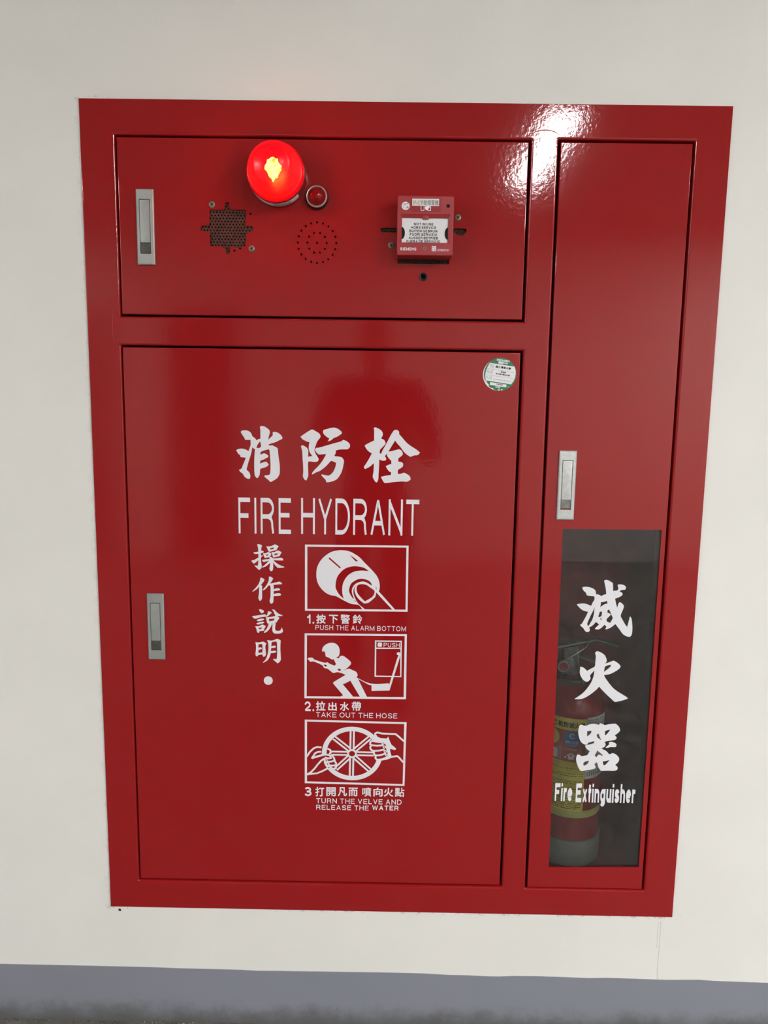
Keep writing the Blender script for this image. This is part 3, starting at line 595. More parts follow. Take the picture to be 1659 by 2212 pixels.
# ceiling fluorescent light in front of the cabinet, plus two added for wall brightness
for (lx, _), dm, lab in zip(LIGHTS, TUBEM, ('long white fluorescent light on the ceiling, mirrored at the top of the red cabinet', 'long white fluorescent light on the ceiling near the right wall', 'long white fluorescent light on the ceiling near the left wall')):
    t = tag(empty('ceiling_light', (lx/1000, -3.3, 2.9)), lab, 'ceiling light')
    bm = bmesh.new()
    for q in ((-105, -90, -3930, -2670), (90, 105, -3930, -2670), (-90, 90, -3930, -3915), (-90, 90, -2685, -2670)): box(bm, lx+q[0], lx+q[1], q[2], q[3], 2876, 2900, 2)
    put('housing', bm, FIX, t, 30)
    bm = bmesh.new(); box(bm, lx-90, lx+90, -3915, -2685, 2882, 2888); put('diffuser', bm, dm, t)

# ------------------------------------------------------------------ the cabinet
YF = -4.0                                                   # front of frame and doors
cab = tag(empty('fire_hydrant_cabinet', (0, 0, .275)), 'red enamelled steel fire hydrant cabinet with three doors set in the cream wall', 'cabinet')
OPEN = [(-536.0, 1507.3, 234.5, 1834.0), (-537.2, 337.7, 234.5, 1453.2), (284.0, 336.3, 535.8, 1835.2)]
bm = bmesh.new()
add_mesh(bm, fill_loops([rrect(*offrect(FR, -1.5), .5, 2)]+[rrect(*offrect(o, 4), 4, 4) for o in OPEN]), flat(YF))
edge_roll(bm, FR, .3, YF, 1.5, 10, -1, 4)
for o in OPEN: edge_roll(bm, o, 1.0, YF, 4.0, 26, 1, 5)
frame = put('frame', bm, RED, cab, 40)
# weld beads dressed over where the mullions meet the rails
def bead(cx, cz, rx, rz, a0, a1, r):
    pts = [(cx+rx*math.cos(math.radians(a0+(a1-a0)*k/14)), YF+.3, cz+rz*math.sin(math.radians(a0+(a1-a0)*k/14))) for k in range(15)]
    tube(bm, pts, [r*(.35+.65*math.sin(PI*k/14)) for k in range(15)], 8)
for q in ((259, 1838, 27, 13, 12, 168, 1.1), (-545, 1480, 7, 40, 100, 260, .8), (262, 331, 20, 9, 200, 340, .8)):
    bm = bmesh.new(); bead(*q); put('weld_bead', bm, RED, frame, 60)
# steel boxes behind the doors
def shell(name, x0, x1, z0, z1, depth):
    bm = bmesh.new()
    for q in ((x0, x0+2, 22, depth, z0, z1), (x1-2, x1, 22, depth, z0, z1), (x0+2, x1-2, 22, depth, z0, z0+2), (x0+2, x1-2, 22, depth, z1-2, z1), (x0, x1, depth, depth+2, z0, z1)): box(bm, *q)
    return put(name, bm, INNER, cab)
shell('hydrant_box', -590, 258, 300, 1470, 210); shell('alarm_box', -590, 258, 1472, 1888, 210)
bm = bmesh.new()
x0, x1, z0, z1, dp = 262, 590, 300, 1888, 210
for q in ((x0, x0+2, 22, dp, z0, z1), (x1-2, x1, 22, dp, z0, z1), (x0+2, x1-2, 24, dp, 358, 362), (x0+2, x1-2, 22, dp, z1-2, z1), (x0, x1, dp, dp+2, z0, z1)): box(bm, *q)
put('extinguisher_box', bm, INNER, cab)

def door(name, rect, holes=()):
    bm = bmesh.new()
    add_mesh(bm, fill_loops([rrect(*offrect(rect, -1.4), .6, 3)]+list(holes)), flat(YF))
    edge_roll(bm, rect, .9, YF, 1.4, 18, -1, 4)
    for h in holes: strip(bm, [[(x, YF, z) for x, z in h], [(x, YF+1.6, z) for x, z in h]])
    return put(name, bm, RED, cab, 40)
# --- cut-outs of the alarm panel door
sq = [(-362, 1703.6), (-334, 1703.8), (-333.8, 1711.6), (-332.2, 1716.4), (-329.3, 1717.8), (-326.2, 1716.6), (-324.8, 1713), (-324.6, 1705.2), (-322.6, 1706.8), (-321.3, 1704), (-296, 1704.1), (-293.6, 1701.8),
      (-293.8, 1687), (-295.6, 1686), (-295.5, 1674.9), (-283.6, 1675), (-280.4, 1673.6), (-279.5, 1671), (-281, 1667.4), (-284.8, 1664.6), (-291.4, 1662.6), (-293.8, 1658), (-293.9, 1648.3), (-295.8, 1646.2), (-296, 1638),
      (-303, 1637.9), (-302.6, 1634.4), (-305, 1631.8), (-308.8, 1635.2), (-315.9, 1636), (-317.3, 1637.7), (-324.7, 1637.6), (-324.5, 1629.6), (-326, 1625), (-329.3, 1624.1), (-332.4, 1625.8), (-333.1, 1634), (-339.5, 1636.4),
      (-341, 1638), (-361.8, 1637.6), (-362.3, 1662.7), (-370.7, 1663.5), (-378.2, 1666.1), (-380.2, 1669.2), (-379, 1672.4), (-375.5, 1674.4), (-363, 1674.6)]
slot = [(-38, 1675.1), (-40.8, 1673.9), (-42, 1671.1), (-40.8, 1668.3), (-38, 1667.1), (2, 1667.1), (2, 1619.4), (-8.5, 1619.4), (-8.3, 1610.8), (88, 1610.8), (88, 1619), (80, 1619), (80, 1668.4), (98, 1668.4), (101, 1664.6), (108, 1662.6), (113.5, 1663.4), (116.5, 1667.4),
        (119.3, 1670), (119.2, 1673.6), (116.5, 1675.6), (80, 1675.8), (80, 1690), (2, 1690), (2, 1675.1)]
sp = [(-160.6, 1646.4)]+[(-160.6+18.2*math.cos(math.radians(36*k)), 1646.5+18.6*math.sin(math.radians(36*k))) for k in range(10)]+[(-160.6+36.2*math.cos(math.radians(90+18*k)), 1646.5+36.6*math.sin(math.radians(90+18*k))) for k in range(20)]
HOLES = [sq, slot]+[circle(x, z, 1.95, 12) for x, z in sp]+[circle(-285.4, 1696.8, 2.2, 10), circle(-316.4, 1630.2, 2.3, 10), circle(40, 1587.3, 5.2, 16)]
DR1, DR2, DR3 = (-532.2, 1511.0, 229.6, 1829.7), (-533.8, 342.6, 229.5, 1449.4), (288.4, 339.2, 530.8, 1830.3)
d1 = door('alarm_panel_door', DR1, HOLES)
d2 = door('hydrant_door', DR2)
WIN = [(326.3, 1109.6), (331.7, 385.4), (521.2, 389.2), (521.5, 1110.4)]
d3 = door('extinguisher_door', DR3, [WIN])

# perforated sheets behind the cut-outs
def perforated(name, x0, z0, x1, z1, m, pitch, r, y, ox, oz):
    loops = [rrect(x0, z0, x1, z1, .1, 1)]; rowh = pitch*math.sqrt(3)/2*1.02; j = 0; z = oz
    while z > z0+r+.4:
        x = ox+(pitch/2 if j % 2 else 0)
        while x < x1-r-.4:
            if x > x0+r+.4 and z < z1-r-.4: loops.append(circle(x, z, r, 8))
            x += pitch
        z -= rowh; j += 1
    bm = bmesh.new(); add_mesh(bm, fill_loops(loops, 1.0), flat(y)); return put(name, bm, m, d1)
perforated('perforated_grille', -386, 1618, -274, 1722, RUST, 6.08, 1.55, YF+3.4, -381+1.6, 1720.9)
perforated('perforated_grille', -48, 1606, 124, 1694, RUSTY, 6.08, 1.15, YF+4.2, -46, 1691)
# screws and the grommet of the alarm panel
def screw(x, z, r, par, a=20, m=SCREW):
    bm = bmesh.new()
    lathe(bm, [(r, 0), (r*.95, 1.1), (r*.7, 1.9), (r*.35, 2.2)], (x, YF, z), 'y', 20)
    for k in (0, 90):
        t = math.radians(a+k); c, s = math.cos(t), math.sin(t); L, W2 = r*.5, r*.12
        q = [(x+c*i*L-s*j*W2, z+s*i*L+c*j*W2) for i, j in ((1, 1), (-1, 1), (-1, -1), (1, -1))]
        f = bm.faces.new([bm.verts.new((p/1000, (YF-2.25)/1000, b/1000)) for p, b in q]); f.material_index = 1  # cross slot as flat black faces, its shade put into the colour
    lathe(bm, [(r*.36, 2.2), (.01, 2.2)], (x, YF, z), 'y', 20)
    return put('screw', bm, [m, SHADOWGAP], par, 35)
for x, z, a in ((-357.2, 1712.5, 40), (-283.5, 1634.4, 25), (102.9, 1695.1, 60), (-21.3, 1643.7, 10)): screw(x, z, 6.0, d1, a)
bm = bmesh.new(); lathe(bm, [(7.8, 0), (7.4, 1.6), (6.4, 2.2), (4.9, 1.8), (4.6, 0), (4.6, -8)], (40, YF, 1587.3), 'y', 28); put('grommet', bm, BEZEL, d1, 40)
bm = bmesh.new(); lathe(bm, [(4.6, -7), (.01, -7)], (40, YF, 1587.3), 'y', 20); put('grommet_hole', bm, SHADOWGAP, d1)  # black disc in place of the shade inside the grommet

# --- flush handles: plate, lever, push button
def handle(par, x0, z0, x1, z1, m, mb, square):
    w_, h_ = x1-x0, z1-z0
    L, Rr, T, B = x0+w_*.185, x1-w_*.20, z1-h_*.135, z0+h_*.145
    bm = bmesh.new()
    hole = rrect(L, B, Rr, T, .6, 2)
    add_mesh(bm, fill_loops([rrect(x0+1.6, z0+1.6, x1-1.6, z1-1.6, .4, 2), hole]), flat(YF-5))
    edge_roll(bm, (x0, z0, x1, z1), .5, YF-5, 1.6, 5, -1, 1)
    strip(bm, [[(x, YF-5, z) for x, z in hole], [(x, YF+4, z) for x, z in hole]])
    put('handle_plate', bm, m, par, 30)
    bm = bmesh.new(); box(bm, L-.5, Rr+.5, YF+3, YF+3.6, B-.5, T+.5); put('handle_recess', bm, SHADOWGAP, par)  # black sheet painting the shade behind the lever
    split = B+(T-B)*.205
    bm = bmesh.new(); box(bm, L+1.0, Rr-1.2, YF-5.4, YF+2, split, T-1.2, .5); put('handle_lever', bm, m, par, 30)
    bm = bmesh.new()
    bx0, bx1, bz0, bz1 = L+.7, Rr-.7, B+(2.6 if square else 1.4), split-.5
    box(bm, bx0, bx1, YF-3.6, YF+2, bz0, bz1, .5)
    if square:
        add_mesh(bm, fill_loops([rrect(bx0+.6, bz0+.6, bx1-.6, bz1-.6, .4, 2), rrect(bx0+2.2, bz0+2.2, bx1-2.2, bz1-2.2, .4, 2)], 1), flat(YF-4.2))
    text(bm, 'PUSH', (bx0+3.4, bz0+(bz1-bz0)*.52, bx1-3.4, bz1-3.4), flat(YF-3.75), .012)
    put('push_button', bm, mb, par, 30)
handle(d1, -498.5, 1601.8, -465.7, 1738.0, ALU, ALUD, False)
handle(d2, -500.8, 828.3, -467.3, 965.6, ALU, ALUD, False)
handle(d3, 312.4, 1128.5, 346.0, 1264.0, ALUB, ALUM, True)

# --- printing on the hydrant door
YI = YF-.12
bm = bmesh.new()
for k in ('xiao', 'fang', 'shuan'): ink_shape(bm, unpack(INK_T[k]), YI)
put('title_lettering', bm, INK, d2)
bm = bmesh.new(); f = flat(YI)
text(bm, 'FIRE', (-315, 1090.4, -211.2, 1162.1), f, 0, 1.25); text(bm, 'HYDRANT', (-191, 1091, 42, 1163.1), f, 0, .95)
put('english_lettering', bm, INK, d2)
bm = bmesh.new()
for k in ('cao', 'zuo', 'shuo', 'ming'): ink_shape(bm, unpack(INK_T[k]), YI)
put('heading_lettering', bm, INK, d2)
bm = bmesh.new(); add_mesh(bm, fill_loops([circle(-258.5, 786.4, 9.1, 40)]), f); put('bullet_dot', bm, INK, d2)
bm = bmesh.new(); ink_shape(bm, unpack(INK_T['p1']), YI); put('pictogram', bm, INK, d2)
bm = bmesh.new(); ink_shape(bm, unpack(INK_T['p2']), YI); text(bm, 'PUSH', (-24, 861.2, 8.4, 870.4), f, .01); put('pictogram', bm, INK, d2)
# the hand wheel and the two hands
KX, KZ = (24.5+184.0)/1388, (703.5-564.0)/878
def P3(pts): return [(-184.0+(pts[i]-117)*KX, 703.5-(pts[i+1]-75)*KZ-(pts[i]-117)*.0000) for i in range(0, len(pts), 2)]
bm = bmesh.new(); LAY = [0]
def nxt(): LAY[0] += 1; return YI-.012*LAY[0]
add_mesh(bm, fill_loops([P3([117, 72, 1512, 84, 1500, 962, 117, 948]), P3([148, 98, 148, 922, 1474, 936, 1480, 110])]), flat(nxt()))
def ell(rx, rz, a): return (770+rx*math.cos(math.radians(a)), 527-rz*math.sin(math.radians(a)))
def arc(a0, a1, ro, ri, n=40):
    o = [ell(*ro, a0+(a1-a0)*k/n) for k in range(n+1)]; i_ = [ell(*ri, a1-(a1-a0)*k/n) for k in range(n+1)]
    return P3([c for p in o+i_ for c in p])
add_mesh(bm, fill_loops([arc(36, 184, (417, 369), (352, 308))]), flat(nxt()))
add_mesh(bm, fill_loops([arc(-160, -13, (417, 369), (352, 308))]), flat(nxt()))
def bar(*q): stroke(bm, P3(q[:4]), q[4]*KX, nxt())
for x in (747, 792): bar(x, 218, x-2, 475, 25); bar(x-4, 580, x-8, 834, 25)
for z in (503, 547): bar(482, z, 715, z, 24); bar(825, z, 1066, z+1, 24)
for s_, (ax, az, bx, bz) in enumerate(((520, 312, 735, 475), (1008, 305, 805, 480), (548, 742, 730, 572), (1012, 750, 805, 572))):
    d_ = Vector((bx-ax, bz-az)).normalized(); nx, nz = -d_.y*22, d_.x*22
    for g in (-1, 1): bar(ax+nx*g, az+nz*g, bx+nx*g, bz+nz*g, 24)
add_mesh(bm, fill_loops([P3([c for k in range(32) for c in (768+66*math.cos(k*PI/16), 527+62*math.sin(k*PI/16))]), P3([c for k in range(32) for c in (768+42*math.cos(k*PI/16), 527+37*math.sin(k*PI/16))])]), flat(nxt()))
SW = 25*KX
for ln in ([1098, 300, 1080, 272, 1086, 242, 1115, 230, 1180, 243, 1365, 248, 1400, 275, 1482, 345], [1088, 270, 1112, 300, 1160, 318, 1255, 322, 1262, 302, 1275, 350, 1300, 400, 1368, 455],
           [1050, 340, 1020, 362, 1016, 392, 1035, 404, 1110, 412, 1200, 402], [1035, 404, 1018, 432, 1026, 465, 1060, 484, 1140, 478, 1215, 462],
           [1072, 490, 1070, 520, 1088, 545, 1150, 543, 1235, 515], [1095, 550, 1092, 582, 1112, 604, 1180, 598, 1258, 565],
           [1170, 604, 1250, 588, 1310, 562, 1390, 548, 1415, 565, 1478, 635], [1040, 345, 1120, 358, 1180, 362], [1275, 440, 1285, 500, 1300, 545, 1262, 570],
           [145, 578, 190, 510, 240, 462, 290, 442, 350, 448], [212, 604, 262, 528, 300, 510, 345, 508], [220, 600, 290, 572, 370, 548, 420, 545, 470, 560, 478, 590, 440, 598, 395, 585],
           [430, 462, 468, 480, 476, 515, 455, 540], [495, 555, 520, 590, 530, 622, 490, 640, 440, 645], [530, 635, 550, 660, 552, 690, 500, 695, 460, 695], [552, 700, 545, 735, 500, 742, 462, 738],
           [385, 590, 392, 630, 412, 680, 440, 740], [145, 826, 200, 795, 250, 745, 300, 680, 345, 630, 375, 608], [145, 826, 210, 815, 290, 805, 360, 775, 435, 735]):
    stroke(bm, P3(ln), SW, nxt())
for poly in ([1095, 275, 1110, 300, 1160, 318, 1258, 322, 1264, 302, 1280, 350, 1310, 400, 1372, 458, 1360, 466, 1275, 448, 1240, 420, 1215, 360, 1120, 355, 1045, 345, 1030, 300],
             [1225, 410, 1278, 440, 1288, 500, 1304, 545, 1275, 562, 1255, 500], [212, 606, 240, 575, 300, 555, 380, 540, 400, 556, 330, 575, 270, 595]):
    add_mesh(bm, fill_loops([P3(poly)]), flat(nxt()))
for cx, cz in ((1196, 372), (1214, 427), (1226, 488), (1249, 538), (414, 626), (433, 675), (451, 725)):
    rr = 23 if cx > 1000 else 20
    add_mesh(bm, fill_loops([P3([c for k in range(14) for c in (cx+rr*math.cos(k*PI/7), cz+rr*.9*math.sin(k*PI/7))])]), flat(nxt()))
pic3 = put('pictogram', bm, INK, d2)
for cx, cz in ((1196, 372), (1214, 427), (1226, 488), (1249, 538), (414, 626), (433, 675), (451, 725)):
    bm = bmesh.new(); add_mesh(bm, fill_loops([P3([c for k in range(10) for c in (cx+9*math.cos(k*PI/5), cz+8*math.sin(k*PI/5))])]), flat(YI-.012*LAY[0]-.02))
    put('fingernail_dot', bm, RED, d2)
# captions
def cap(items, lines):
    bm = bmesh.new()
    for ch, r, bo in items: text(bm, ch, r, f, bo)
    for ln, r, bo in lines: text(bm, ln, r, f, bo, 1.06)
    put('caption', bm, INK, d2)
HB = .026
cap([('1.', (-179.4, 908, -165.1, 926.9), .03), ('按', (-160.8, 908.2, -141.8, 927.2), HB), ('下', (-135.1, 908.8, -116.8, 927), HB), ('警', (-111.8, 908.5, -92.7, 928.2), .016), ('鈴', (-87.2, 909, -67.8, 928.2), .022)],
    [('PUSH THE ALARM BOTTOM', (-162.2, 895, 20.5, 905.2), .004)])
cap([('2.', (-184.2, 722.4, -164.9, 743.2), .03), ('拉', (-161.1, 723.4, -141.5, 744), HB), ('出', (-135.9, 724.1, -118.2, 742.6), HB), ('水', (-111.8, 724.2, -93, 743.6), HB), ('帶', (-87.5, 724.2, -68.4, 744.4), .02)],
    [('TAKE OUT THE HOSE', (-160.8, 709.8, 6.1, 720.7), .004)])
cap([('3', (-184.3, 536, -169.9, 556.4), .03), ('打', (-162, 536, -143.4, 557), HB), ('開', (-138.9, 536.7, -119.4, 557.1), .02), ('凡', (-115, 537.2, -96, 557.5), HB), ('而', (-92.6, 537.6, -73.3, 557), HB),
     ('噴', (-63.9, 537.6, -45, 557.7), .016), ('向', (-40.8, 538, -21.5, 558.2), HB), ('火', (-19, 538.1, .6, 558.1), HB), ('點', (3.8, 538.2, 23.8, 558.5), .016)],
    [('TURN THE VELVE AND', (-160, 520.7, 18.4, 532), .012), ('RELEASE THE', (-160, 506.4, -50.2, 517.1), .012), ('WATER', (-43, 507.5, 12, 518.2), .032)])

# --- glass and lettering of the extinguisher door
bm = bmesh.new(); box(bm, 306, 529, YF+1.7, YF+4.7, 372, 1124); put('glass_pane', bm, GLASS, d3)
YG = YF+1.55; fg = flat(YG)
bm = bmesh.new()
for k in ('mie', 'huo', 'qi'): ink_shape(bm, unpack(INK_T[k]), YG)
put('title_lettering', bm, INK, d3)
bm = bmesh.new(); text(bm, 'Fire', (337.3, 534.6, 373.6, 574.0), fg, .046, .55); text(bm, 'Extinguisher', (380.9, 523.8, 504.2, 574.2), fg, .046, .55); put('english_lettering', bm, INK, d3)

# ------------------------------------------------------------------ flashing beacon
bc = (-232.4, YF, 1761.0)
be = tag(empty('alarm_beacon', (bc[0]/1000, YF/1000, bc[2]/1000)), 'round red warning beacon lit up with a glowing bulb at the top of the cabinet', 'warning light')
bm = bmesh.new(); lathe(bm, [(51.5, 0), (52, 2), (52, 30), (50.5, 31.5), (49, 31.5), (20, 31.0), (.01, 31.0)], bc, 'y', 64); put('base', bm, BASERED, be, 40)
bm = bmesh.new(); lathe(bm, [(52.4, 8), (52.5, 8.2), (52.5, 27), (52.4, 27.2)], bc, 'y', 40, 0, 200, 318); put('base_label', bm, WHITE, be, 40)
bm = bmesh.new()
def wrap(a, b, c): 
    t = math.radians(a); return ((bc[0]+52.7*math.cos(t))/1000, (bc[1]-b)/1000, (bc[2]+52.7*math.sin(t))/1000)
for k, (a0, a1) in enumerate(((262, 300),)):
    text(bm, '消防警示燈', (a0, 21, a1, 24.5), wrap, .01)
    for r in range(2):
        x = a0
        while x < a1-3:
            wd = random.uniform(1.2, 3); vv = [bm.verts.new(wrap(p, q, 0)) for p, q in ((x, 12+4*r), (x+wd, 12+4*r), (x+wd, 14+4*r), (x, 14+4*r))]; bm.faces.new(vv); x += wd+.8
put('label_print', bm, BLACK, be)
prof = [(49.6, 30), (51.2, 31), (52.0, 34), (51.8, 40), (51.0, 44.5), (49.2, 47.6), (47.8, 48.2)]
for k in range(15):
    a_ = k/15*1.02; h = 48.5+44*math.sin(a_); r = 47.6*math.cos(a_)**.72; prof += [(r, h), (r-1.25, h+.15)]
prof += [(26, 86.5), (18, 89.2), (9, 90.6), (.01, 91)]
prof = [p for i, p in enumerate(prof)]
bm = bmesh.new(); lathe(bm, prof, bc, 'y', 72); put('dome', bm, DOME, be, 25)
bm = bmesh.new(); bmesh.ops.create_icosphere(bm, subdivisions=3, radius=1)
for v in bm.verts:
    n = v.co.copy(); k = 1+.20*math.sin(7*n.x+2)*math.sin(6*n.z+1)+.12*math.sin(11*n.y+n.z*9)
    taper = 1 if n.z > -.2 else 1-.55*(-.2-n.z)
    v.co = Vector(((bc[0]-1+n.x*k*13.5*taper)/1000, (bc[1]-56+n.y*9*k)/1000, (bc[2]-1+n.z*k*18)/1000))
put('bulb', bm, BULB, be, 20)

# ------------------------------------------------------------------ small pilot lamp
pc = (-160.7, YF, 1727.0)
pl = tag(empty('pilot_lamp', (pc[0]/1000, YF/1000, pc[2]/1000)), 'small unlit red pilot lamp in a black bezel right below the beacon', 'indicator lamp')
bm = bmesh.new(); lathe(bm, [(22, 0), (22, 3), (20.6, 8.5), (19.6, 10)], pc, 'y', 48); put('bezel', bm, BEZEL, pl, 40)
bm = bmesh.new(); lathe(bm, [(19.8, 9.5), (19.6, 11), (18.4, 12), (16.6, 11.4), (15.6, 9.5), (15.6, 5)], pc, 'y', 48); put('ring', bm, CHROME, pl, 50)
bm = bmesh.new(); lathe(bm, [(15.6, 7), (15.2, 12), (14, 16), (11.5, 19), (7, 21), (.01, 21.6)], pc, 'y', 40); put('lens', bm, PILOT, pl, 60)
bm = bmesh.new(); lathe(bm, [(15.4, 6.4), (9, 5.6), (6, 6), (5.6, 12), (3.5, 14), (.01, 14.5)], pc, 'y', 28); put('reflector', bm, CHROME, pl, 40)

# ------------------------------------------------------------------ manual call point
X0, Z0, X1, Z1 = -10.6, 1618.6, 91.9, 1723.2; YC = YF-38
cp = tag(empty('manual_call_point', (.04, YF/1000, Z0/1000)), 'square red manual call point with a white card reading NOT IN USE', 'fire alarm call point')
wx0, wz0, wx1, wz1 = -2.2, 1642.0, 82.2, 1685.2
ox0, oz0, ox1, oz1 = -5.6, 1640.4, 86.6, 1691.6
bm = bmesh.new()
oo = rrect(ox0, oz0, ox1, oz1, 2.2, 3)
add_mesh(bm, fill_loops([rrect(X0+1.5, Z0+1.5, X1-1.5, Z1-1.5, 1.2, 3), oo]), flat(YC))
x0, z0, x1, z1 = X0, Z0, X1, Z1
loops = []
for off, y in ((1.5, YC), (.8, YC+.25), (.25, YC+.8), (0, YC+1.5), (-.6, YC+14), (-.6, YC+14.5), (0.4, YC+15), (0.2, YF)):
    loops.append([(x, y, z) for x, z in rrect(X0+off, Z0+off, X1-off, Z1-off, max(2.7-off, .4), 3)])
strip(bm, loops)
ww = rrect(wx0, wz0, wx1, wz1, .8, 3)
strip(bm, [[(x, YC, z) for x, z in oo], [(x, YC+3.2, z) for x, z in ww], [(x, YC+6, z) for x, z in ww]])
box(bm, 35.5, 46.5, YC+1, YC+4.5, 1682.6, 1688.6, .6)
put('housing', bm, PLAST, cp, 30)
bm = bmesh.new(); box(bm, wx0-.5, wx1+.5, YC+5, YC+5.6, wz0-.5, wz1+.5); cd = put('card', bm, PAPER, cp)
fc = flat(YC+4.85); bm = bmesh.new()
for s_, r in (('NOT IN USE', (19.8, 1672.4, 55.3, 1677)), ('HORS SERVICE', (14.8, 1666.4, 60.6, 1670.9)), ('BUITEN GEBRUIK', (11.6, 1660.3, 64, 1664.8)), ('FUORI SERVIZIO', (12.8, 1654.2, 62.6, 1658.7)), ('AUSSER BETRIEB', (10.9, 1648.1, 64.4, 1652.6)), ('FUERA DE SERVICIO', (6.8, 1641.9, 68.4, 1646.5))):
    text(bm, s_, r, fc, .04, .8)
put('card_print', bm, BLACK, cd)
bm = bmesh.new()
for sx, e in ((-1, wx0), (1, wx1)):
    bm = bmesh.new()
    add_mesh(bm, fill_loops([[(e-sx*5.8*math.sin(math.radians(t)), 1658.5-10.6*math.cos(math.radians(t))) for t in range(0, 181, 15)]], .5), flat(YC+4.6))
    put('card_mark', bm, BLACK, cd)
bm = bmesh.new(); add_mesh(bm, fill_loops([rrect(14, 1695, 68, 1718.4, .5, 2)]), flat(YC-.12)); put('legend_plate', bm, PLASTD, cp)
bm = bmesh.new(); box(bm, 15.6, 64.6, YC-.9, YC-.2, 1705.2, 1717.6, .2); tp = put('name_label', bm, TAPE, cp)
bm = bmesh.new(); text(bm, '3F-C手動報警機', (17, 1706.3, 63.4, 1715.6), flat(YC-1.0), .008); put('label_print', bm, GREYINK, tp)
bm = bmesh.new()
fh = flat(YC-.25)
for q in ((31.6, 1697, 38, 1705.2), (43.6, 1697, 50, 1705.2)):
    add_mesh(bm, fill_loops([rrect(*q, .1, 1), rrect(q[0]+1, q[1]+1, q[2]-1, q[3]-.2, .1, 1)]), fh)
ink_shape(bm, [[(39.0, 1703), (41, 1705), (46, 1705), (48.6, 1704), (46.6, 1701.5), (44.6, 1699), (42, 1698), (40, 1699.4)]], YC-.3)
put('house_symbol', bm, WHITE, cp)
bm = bmesh.new(); text(bm, 'SIEMENS', (-4.4, 1627.2, 25, 1632.3), flat(YC-.12), .04, .8); put('maker_lettering', bm, WHITE, cp)
bm = bmesh.new()
add_mesh(bm, fill_loops([rrect(53.2, 1626.4, 61.1, 1635.2, .3, 2)]), flat(YC-.12))
text(bm, 'CERBERUS', (62.6, 1626.5, 83.6, 1630.4), flat(YC-.12), .008); text(bm, '®', (83.9, 1629.0, 85.4, 1630.6), flat(YC-.12))
put('maker_lettering', bm, FOIL, cp)
bm = bmesh.new()
for q in ((54.2, 1631.2, 56.4, 1634.2), (57.8, 1631.2, 60, 1634.2), (54.2, 1627.4, 56.4, 1630.2), (57.8, 1627.4, 60, 1630.2)): stroke(bm, [(q[0], q[1]), (q[2], q[3])], .9, YC-.2)
put('emblem_mark', bm, PLAST, cp)
bm = bmesh.new(); lathe(bm, [(7.4, .15), (7.2, .35), (.01, .4)], (4.0, YC, 1705.0), 'y', 28); fo = put('hologram_seal', bm, FOIL, cp)
bm = bmesh.new()
for q in ([1.2, 1707.6, 4.6, 1709.6, 5.4, 1708.4, 2.4, 1706.4], [5.6, 1702.4, 7.8, 1704.4, 8.6, 1702.2, 6.8, 1700.6], [6.0, 1709, 9.4, 1711, 8.6, 1708.6]):
    add_mesh(bm, fill_loops([[(q[i], q[i+1]) for i in range(0, len(q), 2)]]), flat(YC-.5))
put('seal_print', bm, GREYINK, fo)
bm = bmesh.new(); lathe(bm, [(3.3, .1), (2.9, .3), (.01, .3)], (81.3, YC, 1705.8), 'y', 20); put('indicator', bm, BLACK, cp, 50)
bm = bmesh.new(); lathe(bm, [(3.6, .1), (3.2, .5), (2.0, .5), (1.4, -.3), (.01, -.3)], (40.3, YC, 1630.9), 'y', 18); put('lock_screw', bm, SCREW, cp, 40)

# ------------------------------------------------------------------ round inspection sticker
KS = .887/16.59
def S(X, Y): return (191.8+(X-835)*KS, 1408.2-(Y-970)*KS)
st = tag(empty('inspection_sticker', (.1918, YF/1000, 1.377)), 'round green and white inspection sticker in the upper right corner of the hydrant door', 'sticker')
bm = bmesh.new(); add_mesh(bm, fill_loops([circle(*S(783, 985), 30.2, 64)], .15), flat(YF-.1)); put('older_sticker', bm, WHITE, st)
bm = bmesh.new(); add_mesh(bm, fill_loops([circle(*S(838, 970), 31.2, 64)], .2), flat(YF-.35)); di = put('disc', bm, GREEN, st)
bm = bmesh.new(); ys = YF-.5; fs = flat(ys)
R0_ = Vector(S(838, 970))
panel = [(455, 570), (1340, 690), (1380, 800), (1393, 930), (1375, 1080), (1320, 1210), (1240, 1320), (800, 1258), (350, 1195), (308, 1090), (300, 985), (330, 830), (390, 680)]
add_mesh(bm, fill_loops([[S(*p) for p in panel]]), fs)
add_mesh(bm, fill_loops([[S(*p) for p in ((490, 1248), (1082, 1330), (1065, 1430), (475, 1348))]]), fs)
add_mesh(bm, fill_loops([[S(*p) for p in ((768, 508), (952, 535), (940, 612), (748, 582))]]), fs)
for q in (((545, 1440), (640, 1480), (548, 1495)), ((775, 1505), (850, 1510), (835, 1545), (770, 1540)), ((945, 1490), (940, 1535), (875, 1535), (885, 1508)), ((1120, 1412), (1165, 1405), (1140, 1440)), ((290, 1090), (380, 1280), (465, 1370), (400, 1382), (340, 1300)), ):
    add_mesh(bm, fill_loops([[S(*p) for p in q]]), fs)
def stext(s_, a, b, h, m_bm, bo=.02):
    """line of text from S(a) to S(b) along the sticker's tilt, letter height h (zoom px)"""
    A, B = Vector(S(*a)), Vector(S(*b)); d = B-A; n = Vector((-d.y, d.x)).normalized()*h*KS
    def fn(u, v, c): q = A+d*u+n*v; return (q.x/1000, (ys-.1-c)/1000, q.y/1000)
    text(m_bm, s_, (0, 0, 1, 1), fn, bo)
stext('檢修完成標示', (690, 495), (1160, 552), 80, bm, .03); stext('年度', (958, 600), (1092, 622), 62, bm, .03); stext('印製', (672, 1450), (850, 1475), 68, bm, .02)
put('white_print', bm, WHITE, di)
bm = bmesh.new()
stext('國立清華大學', (660, 735), (1210, 812), 84, bm, .03); stext('陳俊德', (855, 910), (1030, 940), 52, bm, .03); stext('消士證字第0092號', (670, 970), (1180, 1040), 56, bm, .03)
